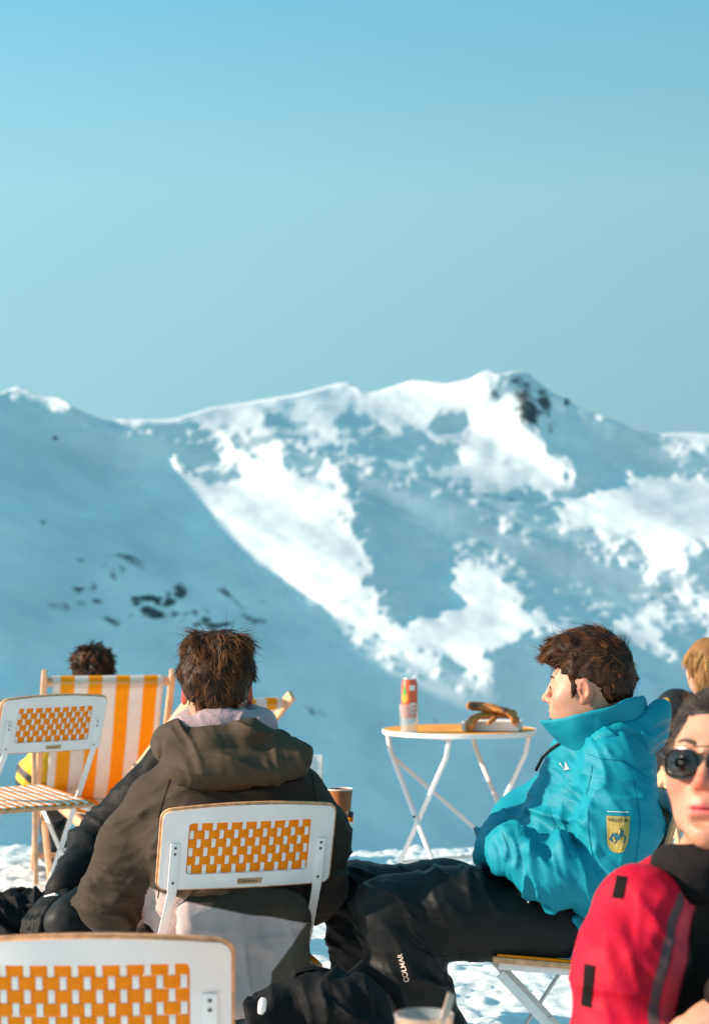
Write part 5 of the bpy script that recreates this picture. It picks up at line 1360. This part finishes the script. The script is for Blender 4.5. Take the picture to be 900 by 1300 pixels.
# ------------------------------------------------------------------ the woman in sunglasses and a pink-red jacket
def person_pink():
    base = A3((0.52, 3.02, 0)); SCL = 1.0; R = frame_from((-0.44, -0.89, 0.15))
    hc = A3(at(919, 974, 2.97)); neck = A3(at(914, 1092, 3.01))
    skin = skin_mat('skin_c', (0.60, 0.27, 0.175), (0.62, 0.07, 0.045), (0.60, 0.12, 0.12))
    s, W = head_sdf(hc, R, SCL, 0.0026, neck, True, True); hV, hF = s.mesh(1)
    shR, elR, wrR = A3(at(812, 1156, 2.95)), A3(at(786, 1322, 2.86)), A3(at(868, 1380, 2.72))
    shL, elL, wrL = A3(at(1010, 1156, 3.08)), A3(at(1032, 1315, 3.0)), A3(at(938, 1268, 2.78))
    J = dict(pel=A3((0.52, 3.08, 0.56)), chest=A3((0.53, 3.105, 0.76)), neck=neck, sh=[shR, shL], el=[elR, elL], wr=[wrR, wrL], hip=[A3((0.43, 3.04, 0.55)), A3((0.61, 3.04, 0.55))],
             kn=[A3((0.36, 2.66, 0.54)), A3((0.60, 2.62, 0.54))], an=[A3((0.44, 2.62, 0.11)), A3((0.66, 2.60, 0.11))], toe=(-0.2, -0.97, 0), hd=[((-0.5, -0.9, 0.05), (0, 0, -1)), ((-0.85, -0.25, -0.42), (0.3, 0.2, -1))])
    bV, bF = body_mesh(J); V, F = merge((hV, hF), (bV, bF)); fl, lp, sb_ = face_attrs(V, W, R, hc, SCL, 0.2, 0.95)
    body = mesh_np('person', V - base, F, skin, None, True, tuple(base), {'flush_glow': fl, 'lips': lp, 'stubble': np.full(len(V), -1.0)})
    tag(body, 'woman facing the camera in dark sunglasses and an open pink-red jacket', 'person')
    add_eyes(W, R, SCL, body, base); add_brows(W, body, base, SCL, R, 0.004)
    # sunglasses
    gl = empty('sunglasses'); gl.location = Vector(W((0, 0.1, 0))); gb = A3(gl.location)
    tag(gl, 'dark sunglasses with thin metal frame worn by the woman in pink', 'sunglasses')
    ML = mat('dark_lens', (0.012, 0.010, 0.010), 0.06, spec=0.35, coat=0.15); MF = mat('metal_frame', (0.10, 0.09, 0.085), 0.25, metal=0.9)
    for sg in (-1, 1):
        ring = []; n = 40; ctr = (sg * 0.0335, 0.0)
        def lensp(u, v, dy=0.0):
            x = sg * 0.0335 + u; return W((x, 0.107 - 9.0 * x * x * 0.55 + dy, -0.002 + v))
        V = [lensp(0, 0, 0.003) - gb]; F = []
        for rr_, dy in ((0.34, 0.0026), (0.67, 0.0016), (1.0, 0.0)):
            for k in range(n):
                a = 2 * math.pi * k / n; ca, sa = math.cos(a), math.sin(a)
                u = 0.0295 * math.copysign(abs(ca) ** 0.85, ca); v = 0.0205 * math.copysign(abs(sa) ** 0.85, sa) - (0.003 if sa < 0 else 0) * abs(sa)
                V.append(lensp(u * rr_, v * rr_, dy) - gb)
        for k in range(n): F.append((0, 1 + k, 1 + (k + 1) % n, 1 + (k + 1) % n))
        for q in range(2):
            for k in range(n): F.append((1 + q * n + k, 1 + q * n + (k + 1) % n, 1 + (q + 1) * n + (k + 1) % n, 1 + (q + 1) * n + k))
        me = bpy.data.meshes.new('lens'); me.from_pydata([tuple(v) for v in V], [], [f if f[2] != f[3] else f[:3] for f in F]); me.materials.append(ML)
        me.polygons.foreach_set('use_smooth', np.full(len(me.polygons), True, bool))
        o = bpy.data.objects.new('lens', me); COL.objects.link(o); o.parent = gl; o.modifiers.new('thickness', 'SOLIDIFY').thickness = 0.0015
        rim = [Vector(v) for v in V[1 + 2 * n:]]; MB().tube(rim + [rim[0], rim[1]], 0.0013, 8).build('rim', MF, gl, True)
        MB().tube([Vector(W(p) - gb) for p in ((sg * 0.062, 0.093, 0.010), (sg * 0.072, 0.075, 0.010), (sg * 0.0805, 0.02, 0.008), (sg * 0.083, -0.02, 0.004), (sg * 0.080, -0.035, -0.010))], [0.0022, 0.002, 0.0017, 0.0017, 0.0017], 8).build('temple_arm', MF, gl, True)
    MB().tube([Vector(W(p) - gb) for p in ((-0.0062, 0.107, 0.010), (0, 0.1085, 0.013), (0.0062, 0.107, 0.010))], 0.0014, 8).build('bridge', MF, gl, True)
    MB().tube([Vector(W(p) - gb) for p in ((-0.016, 0.1065, 0.021), (0, 0.108, 0.0215), (0.016, 0.1065, 0.021))], 0.0012, 8).build('bridge', MF, gl, True)
    # jacket
    sj = Sdf(A3((0.20, 2.60, 0.40)), A3((0.96, 3.30, 1.0)), 0.0052)
    sj.ell(A3((0.535, 3.08, 0.58)), (0.18, 0.15, 0.16), None, 0); sj.ell(A3((0.53, 3.07, 0.75)), (0.165, 0.125, 0.16), None, 0.06); sj.ell(A3((0.525, 3.05, 0.865)), (0.125, 0.085, 0.065), None, 0.06)
    sj.chain([shR, A3(at(797, 1235, 2.90)), elR], [0.066, 0.070, 0.064], 0.045); sj.chain([elR, wrR], [0.064, 0.045], 0.02)
    sj.chain([shL, elL], [0.066, 0.062], 0.045); sj.chain([elL, wrL], [0.062, 0.042], 0.02)
    sj.ell(neck + A3((0, -0.02, 0.06)), (0.062, 0.065, 0.08), None, 0.012, 'sub')
    V, F = sj.mesh(1); V = crumple(V, F, 0.006, 8, 121)
    V = fold_disp(V, F, [(A3(at(830, 1160, 2.86)), (1, 0, -0.3), 0.09, 0.008, 26, 123), (A3(at(800, 1220, 2.83)), (0.9, 0, 0.2), 0.11, 0.008, 22, 125), (A3(at(850, 1180, 2.88)), (0.8, 0, 0.6), 0.07, 0.008, 28, 127), (elR, (0.2, 0, 1), 0.1, 0.008, 28, 129)])
    Lz = V[:, 2]; Lx = V[:, 0]
    xl = np.interp(Lz, [0.45, 0.60, 0.70, 0.78, 0.84, 0.90, 0.96], [0.392, 0.402, 0.420, 0.440, 0.462, 0.492, 0.515])
    u = Lx - xl; arm = np.minimum((np.linalg.norm(V - elL, axis=1) < 0.30), 0) * 0
    front = np.where(V[:, 1] < 3.06, 0.0, -1.0)
    right = np.minimum(u - 0.018, 0.70 - Lx)            # between the two front edges
    zipf = np.minimum(0.008 - np.abs(u + 0.020), 0.885 - Lz); band = 0.0125 - np.abs(u - 0.003)
    inner = np.minimum(right, 0.02) + front; zipf = zipf + front; band = band + front
    camo = np.where(inner > 0, (fbm(V * A3((1, 1, 0.5)), 13, 77, 3) - 0.16) * 0.02, -0.02)
    mj = mat('pink_red_shell', (0.47, 0.0015, 0.024), 0.65, var=0.08, vscale=12, bump=0.10, bscale=150, spec=0.2,
             attr_cols=[('zipf', (0.10, 0.055, 0.06), 0.002), ('band', (0.66, 0.045, 0.075), 0.0025), ('inner', (0.007, 0.005, 0.004), 0.003), ('camo', (0.016, 0.008, 0.0035), 0.0015)])
    jk = put('jacket', V, F, mj, body, base, {'zipf': zipf, 'band': band, 'inner': inner, 'camo': camo})
    MBK = mat('black_tab', (0.006, 0.005, 0.005), 0.8, spec=0.1)
    for (px, py, d, w, h, ln) in ((793, 1141, 2.80, 0.0070, 0.0145, -0.28), (750, 1268, 2.75, 0.0065, 0.028, -0.10)):
        pv, pf = rect_pts(-w, w, -h, h, 3, 8); decal(jk, pv, A3(at(px, py, d)) - base, (1, 0, 0), (-ln, 0, 1), 'vent_tab', MBK, jk, pf, 0.0025, (0.06, 1, 0))
    # dark collar
    sc = Sdf(neck - 0.16, neck + 0.16, 0.004); sc.torus(neck + A3((0.0, -0.008, -0.004)), (0.078, 0.072), 0.024, np.array(Euler((math.radians(-14), 0, 0)).to_matrix()), 0); sc.ell(neck + A3((-0.045, -0.05, -0.03)), (0.05, 0.04, 0.03), None, 0.03)
    V, F = sc.mesh(1); V = crumple(V, F, 0.006, 18, 131)
    put('collar', V, F, mat('charcoal_knit', (0.012, 0.010, 0.011), 0.9, spec=0.15, var=0.2, vscale=50, bump=0.3, bscale=180), jk, base)
    # trousers
    st = Sdf(A3((0.18, 2.45, 0.05)), A3((0.86, 3.26, 0.72)), 0.008); st.ell(A3((0.52, 3.08, 0.53)), (0.15, 0.13, 0.08), None, 0)
    for i in (0, 1): st.chain([J['hip'][i], J['kn'][i]], [0.085, 0.07], 0.03); st.chain([J['kn'][i], J['an'][i]], [0.07, 0.058], 0.02); boot(J['an'][i], (-0.2, -0.97, 0), body, base)
    V, F = st.mesh(1); put('trousers', V, F, M_BLACKCLOTH, body, base)
    # hair drawn back
    sd = Sdf(hc - 0.19, hc + 0.18, 0.004); E = lambda p, r, k, mode='add': sd.ell(W(p), A3(r), R, k, mode)
    E((0, -0.022, 0.038), (0.083, 0.098, 0.086), 0); E((0, -0.09, -0.03), (0.055, 0.045, 0.07), 0.03)
    E((0, 0.115, -0.005), (0.085, 0.090, 0.082), 0.012, 'sub'); E((0, 0.03, -0.10), (0.10, 0.12, 0.09), 0.012, 'sub')
    for sg in (-1, 1): E((sg * 0.09, -0.01, -0.02), (0.02, 0.03, 0.04), 0.008, 'sub')
    comb = lambda P: np.repeat((R @ A3((0, -1, -0.25)))[None], len(P), 0)
    make_hair('hair', sd, comb, 6000, 0.05, 0.0010, 0.05, 0.3, 25, hair_mat('dark_hair', (0.016, 0.009, 0.007), (0.20, 0.13, 0.09)), body, base, (0.005, 34.0), 0.12, 0.10, fly=500, swirl=0.25)
    return body
person_pink()
kw = copy_tree(chair); kw.location = (0.59, 3.09, 0); kw.rotation_euler = (0, 0, math.radians(168)); tag(kw, 'white folding chair under the woman in the pink-red jacket', 'chair', CH_G)

# ------------------------------------------------------------------ people further off
def person_simple(label, hc, fwd, neck, J, base, skin_c, jacket_c, hair, jparts, jattr, trouser_mat, hairspec, hscale=1.0, h=0.008, red=0.3):
    R = frame_from(fwd); s, W = head_sdf(hc, R, hscale, 0.0045, neck, True); hV, hF = s.mesh(1)
    bV, bF = body_mesh(J, 0.012); V, F = merge((hV, hF), (bV, bF)); fl, lp, sb_ = face_attrs(V, W, R, hc, hscale, red, 0.4)
    body = mesh_np('person', V - base, F, skin_mat('skin_far', skin_c, (0.55, 0.10, 0.06)), None, True, tuple(base), {'flush_glow': fl, 'lips': lp, 'stubble': np.full(len(V), -1.0)})
    tag(body, label, 'person'); add_eyes(W, R, hscale, body, base)
    P = np.array([A3(p) for k in ('sh', 'el', 'wr') for p in J[k]] + [A3(J['pel']), A3(J['neck'])])
    sj = Sdf(P.min(0) - 0.16, P.max(0) + 0.16, h)
    sj.chain([J['pel'], A3(J['chest']), A3(J['neck']) + A3((0, 0, -0.06))], [0.145, 0.155, 0.09], 0.08)
    for i in (0, 1):
        sj.cone(J['chest'], J['sh'][i], 0.10, 0.075, 0.06); sj.chain([J['sh'][i], J['el'][i]], [0.075, 0.068], 0.04); sj.chain([J['el'][i], J['wr'][i]], [0.068, 0.050], 0.02)
    sj.torus(A3(J['neck']) + A3((0, 0, 0.01)), (0.080, 0.075), 0.026, None, 0.03)
    V, F = sj.mesh(1); V = crumple(V, F, 0.012, 9, 3)
    V = fold_disp(V, F, [(J['el'][i], A3(J['wr'][i]) - A3(J['sh'][i]), 0.16, 0.013, 22, 7 + i) for i in (0, 1)])
    jk = put('jacket', V, F, jacket_c, body, base, jattr(V) if jattr else None)
    Q = np.array([A3(p) for k in ('hip', 'kn', 'an') for p in J[k]]); st = Sdf(Q.min(0) - 0.13, Q.max(0) + 0.13, 0.009)
    for i in (0, 1): st.chain([J['hip'][i], J['kn'][i]], [0.092, 0.074], 0.04); st.chain([J['kn'][i], J['an'][i]], [0.074, 0.062], 0.02); boot(J['an'][i], J['toe'], body, base)
    st.ell(J['pel'], (0.15, 0.14, 0.10), None, 0.04)
    V, F = st.mesh(1); V = crumple(V, F, 0.008, 12, 9); put('trousers', V, F, trouser_mat, body, base)
    sd = Sdf(hc - 0.22, hc + 0.20, 0.0055); E = lambda p, r, k, mode='add': sd.ell(W(p), A3(r) * hscale, R, k, mode)
    hairspec(E)
    E((0, 0.135, -0.02), (0.10, 0.080, 0.095), 0.012, 'sub')
    crown = W((0, -0.05, 0.12)); comb = lambda P: (P - crown) + A3((0, 0, -0.08))[None]
    make_hair('hair', sd, comb, *hair[0], hair[1], body, base, *hair[2])
    return body

GRP = None
# curly-haired person in the striped deckchair
b_ = A3((-1.20, 9.35, 0))
neckD = A3(at(121, 890, 9.22))
JD = dict(pel=A3((-1.20, 9.42, 0.40)), chest=A3((-1.17, 9.28, 0.66)), neck=neckD, sh=[A3(at(80, 925, 9.27)), A3(at(165, 925, 9.27))], el=[A3(at(40, 990, 9.34)), A3(at(190, 985, 9.36))], wr=[A3(at(72, 1030, 9.52)), A3(at(150, 1000, 9.6))],
          hip=[A3((-1.30, 9.50, 0.40)), A3((-1.12, 9.52, 0.40))], kn=[A3((-1.46, 9.90, 0.46)), A3((-1.22, 9.95, 0.48))], an=[A3(at(70, 1080, 9.78)), A3((-1.28, 9.98, 0.11))], toe=(-0.3, 0.95, 0), hd=[((0.6, 0.7, 0), (0, 0, -1)), ((-0.7, 0.7, 0), (0, 0, -1))])
MYB = mat('yellow_black_shell', (0.016, 0.016, 0.018), 0.6, var=0.1, vscale=12, bump=0.1, bscale=150, attr_cols=[('yellow', (0.80, 0.50, 0.008), 0.006)])
def yattr(V):
    q = A3(at(52, 975, 9.3)); d = V - q
    y1 = 0.115 - np.sqrt((d[:, 0] / 1.0) ** 2 + (d[:, 2] / 1.15) ** 2); cut = (d[:, 0] * 0.7 + d[:, 2] + 0.055)
    y2 = 0.018 - np.abs(d[:, 0] * 0.75 + d[:, 2] + 0.115)
    return {'yellow': np.maximum(np.minimum(y1, cut), np.minimum(y2, 0.16 - np.abs(d[:, 0])))}
person_simple('curly-haired person in a yellow and black jacket lying in the striped deckchair', A3(at(119, 855, 9.24)), (-0.15, 0.97, 0.12), neckD, JD, b_, (0.45, 0.22, 0.14), MYB,
              ((2600, 0.045, 0.0028, 0.6, 0.1, 35), hair_mat('curly_hair', (0.012, 0.007, 0.005), (0.14, 0.055, 0.025)), ((0.014, 26.0), 0.8, 0.9)), None, yattr, M_BLACKCLOTH,
              lambda E: (E((0, -0.02, 0.045), (0.094, 0.102, 0.090), 0), E((0, -0.08, 0.0), (0.07, 0.05, 0.075), 0.03), E((0, -0.05, -0.14), (0.12, 0.13, 0.07), 0.02, 'sub')))
# blonde person in the deckchair on the right
b_ = A3((1.40, 8.62, 0)); neckE = A3(at(900, 902, 8.40))
JE = dict(pel=A3((1.36, 8.72, 0.42)), chest=A3((1.43, 8.50, 0.70)), neck=neckE, sh=[A3(at(858, 902, 8.44)), A3(at(945, 905, 8.5))], el=[A3(at(858, 985, 8.62)), A3(at(965, 985, 8.6))], wr=[A3((1.25, 8.86, 0.50)), A3((1.46, 8.9, 0.52))],
          hip=[A3((1.24, 8.76, 0.42)), A3((1.42, 8.80, 0.42))], kn=[A3((1.04, 9.14, 0.50)), A3((1.26, 9.20, 0.52))], an=[A3((1.00, 9.26, 0.11)), A3((1.20, 9.34, 0.11))], toe=(-0.5, 0.86, 0), hd=[((-0.3, 0.9, 0), (0, 0, -1)), ((-0.6, 0.8, 0), (0, 0, -1))])
MDJ = mat('black_shell', (0.012, 0.012, 0.014), 0.5, var=0.2, vscale=14, bump=0.12, bscale=150, spec=0.3, attr_cols=[('trim', (0.55, 0.33, 0.03), 0.004)])
person_simple('blonde person in a black jacket sitting in the wooden deckchair', A3(at(898, 848, 8.38)), (-0.25, 0.95, 0.05), neckE, JE, b_, (0.6, 0.32, 0.22), MDJ,
              ((2600, 0.09, 0.0022, 0.08, 0.9, 45), hair_mat('blonde_hair', (0.22, 0.10, 0.03), (0.62, 0.36, 0.13)), ((0.004, 30.0), 0.14, 0.1)), None, lambda V: {'trim': 0.008 - np.abs(np.linalg.norm(V - A3(at(838, 889, 8.36)), axis=1) - 0.03)}, M_BLACKCLOTH,
              lambda E: (E((0, -0.02, 0.040), (0.092, 0.104, 0.088), 0), E((0, -0.07, -0.05), (0.085, 0.055, 0.10), 0.04), E((0, -0.05, -0.20), (0.14, 0.14, 0.07), 0.02, 'sub')))
# person in black across the hidden table
b_ = A3((-0.42, 6.02, 0)); neckF = A3(at(280, 925, 5.97))
ko = copy_tree(chair); ko.location = (-0.42, 6.02, 0); ko.rotation_euler = (0, 0, math.radians(176)); tag(ko, 'white folding chair under the person in the black padded jacket', 'chair', CH_G)
JF = dict(pel=A3((-0.42, 6.02, 0.56)), chest=A3((-0.40, 6.02, 0.80)), neck=neckF, sh=[A3(at(232, 955, 5.96)), A3(at(320, 955, 5.98))], el=[A3(at(122, 1072, 5.92)), A3(at(395, 1060, 5.95))], wr=[A3(at(82, 1128, 5.70)), A3(at(340, 1080, 5.70))],
          hip=[A3((-0.52, 5.98, 0.55)), A3((-0.32, 5.98, 0.55))], kn=[A3(at(92, 1172, 5.58)), A3(at(345, 1150, 5.6))], an=[A3((-0.74, 5.62, 0.11)), A3((-0.24, 5.66, 0.11))], toe=(-0.1, -0.98, 0), hd=[((-0.5, -0.75, -0.45), (0.3, 0, -1)), ((-0.5, -0.8, 0), (0, 0, -1))])
MPB = mat('black_padded_shell', (0.009, 0.008, 0.008), 0.6, var=0.2, vscale=14, bump=0.15, bscale=90, spec=0.15)
pf = person_simple('person in a black padded jacket facing the man in brown across the small table', A3(at(281, 872, 5.97)), (0.05, -1, 0), neckF, JF, b_, (0.5, 0.28, 0.2), MPB,
              ((1500, 0.03, 0.002, 0.1, 0.4, 55), hair_mat('black_hair', (0.01, 0.007, 0.006), (0.06, 0.035, 0.02)), ((0.004, 30.0), 0.2, 0.1)), None, None, M_BLACKCLOTH,
              lambda E: (E((0, -0.02, 0.035), (0.080, 0.096, 0.084), 0), E((0, -0.05, -0.14), (0.12, 0.13, 0.09), 0.02, 'sub')), 0.9)
wv = A3(JF['wr'][0]); sg_ = Sdf(wv - 0.26, wv + 0.26, 0.005); sg_.cone(A3(JF['el'][0]) * 0.3 + wv * 0.7, wv, 0.050, 0.046, 0.01); hand(sg_, wv, *JF['hd'][0], 1.25, 0.5, 0.012)
V, F = sg_.mesh(1); gv = put('glove', V, F, MPB, pf, b_)
MB().tube([Vector(wv - b_) + Vector(p) for p in ((-0.045, -0.055, -0.015), (-0.015, -0.072, -0.005), (0.025, -0.070, -0.030), (0.055, -0.05, -0.065))], 0.004, 8).build('drawcord', M_WSTRAP, gv, True)

# ------------------------------------------------------------------ gloves and bags
def leather_glove(wr, dirn, pn, label, seed):
    wr = A3(wr); s = Sdf(wr - 0.27, wr + 0.27, 0.0045); hand(s, wr, dirn, pn, 1.0, 0.75, 0.012)
    d = A3(dirn) / np.linalg.norm(dirn); s.cone(wr + d * 0.02, wr - d * 0.05, 0.030, 0.036, 0.02, flat=((0, 0, 1), 0.6))
    V, F = s.mesh(1); V = crumple(V, F, 0.005, 26, seed); V[:, 2] = wr[2] + (V[:, 2] - wr[2]) * 0.95; base = A3((wr[0], wr[1], wr[2] - 0.03))
    dk = (fbm(V, 16, seed + 3, 2) + (V[:, 2] - wr[2]) * 18 - 0.12) * 0.05
    o = mesh_np('leather_glove', V - base, F, M_GLOVE, None, True, tuple(base), {'darkpart': dk}); tag(o, label, 'glove', 'pair of tan gloves')
zt_ = T1H + 0.052
leather_glove((pt.x + 0.02, 8.55, zt_ + 0.016), (-0.85, -0.35, -0.05), (0, 0, -1), 'tan leather glove lying flat on the tray, fingers over its end', 201)
leather_glove((pt.x - 0.03, 8.53, zt_ + 0.044), (0.85, -0.30, -0.12), (0, 0, -1), 'tan and dark brown leather glove lying across the other one', 211)

def backpack(c, half, label, seed, toggle=None, yaw=0.0, cord=None):
    root = empty('backpack', (c[0], c[1], 0)); b = A3((c[0], c[1], 0)); h = half
    s = Sdf(b + A3((-h[0] - 0.10, -h[1] - 0.12, -0.02)), b + A3((h[0] + 0.10, h[1] + 0.12, 2 * h[2] + 0.08)), 0.0055)
    R = np.array(Euler((0, 0, yaw)).to_matrix())
    s.box(b + A3((0, 0, h[2])), h, 0.06, R, 0); s.ell(b + A3((0.02, 0, 2 * h[2] - 0.045)), (h[0] * 0.92, h[1] * 0.95, 0.065), R, 0.03); s.ell(b + A3((-0.3 * h[0], -h[1] * 0.6, h[2] * 1.1)), (h[0] * 0.6, 0.07, h[2] * 0.5), R, 0.03)
    V, F = s.mesh(1); V = crumple(V, F, 0.014, 9, seed); V = fold_disp(V, F, [(b + A3((0, -h[1], 1.7 * h[2])), (0.4, 0, 1), 0.16, 0.014, 18, seed + 1), (b + A3((0.3 * h[0], -h[1], 1.9 * h[2])), (1, 0, 0.4), 0.12, 0.010, 22, seed + 2)], 3.0)
    m = mat('black_nylon', (0.008, 0.008, 0.009), 0.7, var=0.25, vscale=20, bump=0.2, bscale=240, spec=0.12)
    V[:, 2] = np.maximum(V[:, 2], 0.004)
    bd = put('bag_body', V, F, m, root, b)
    tz = 2 * h[2]
    MB().tube([Vector((x, 0.02, z)) for x, z in ((-0.05, tz - 0.01), (-0.035, tz + 0.028), (0.0, tz + 0.036), (0.035, tz + 0.028), (0.05, tz - 0.01))], 0.008, 8).build('haul_loop', m, root, True)
    MB().tube([Vector(p) for p in ((h[0] * 0.25, 0.05, tz - 0.03), (h[0] * 0.75, 0.10, tz + 0.022), (h[0] * 1.25, 0.12, tz - 0.03), (h[0] * 1.5, 0.10, tz - 0.14), (h[0] * 1.1, 0.06, tz - 0.28))], [0.016, 0.018, 0.018, 0.014, 0.012], 10).build('shoulder_strap', m, root, True)
    if toggle is not None:
        p = Vector(A3(toggle) - b); MB().tube([p + Vector((-0.004, 0, -0.016)), p + Vector((-0.001, 0, -0.008)), p + Vector((0.001, 0, 0.008)), p + Vector((0.003, 0, 0.016))], [0.005, 0.0085, 0.0085, 0.005], 12).build('toggle', M_WSTRAP, root, True)
    if cord: MB().tube([Vector(A3(at(*q)) - b) for q in cord], 0.005, 8).build('cord', M_WSTRAP, root, True)
    return tag(root, label, 'backpack', 'black backpacks')
backpack((-0.085, 4.24, 0), (0.135, 0.085, 0.245), 'black backpack with white toggle behind the brown jacket', 301, at(333, 1277, 4.12))
backpack((-1.05, 6.45, 0), (0.11, 0.08, 0.165), 'small black bag on the snow beside the person in black', 311)
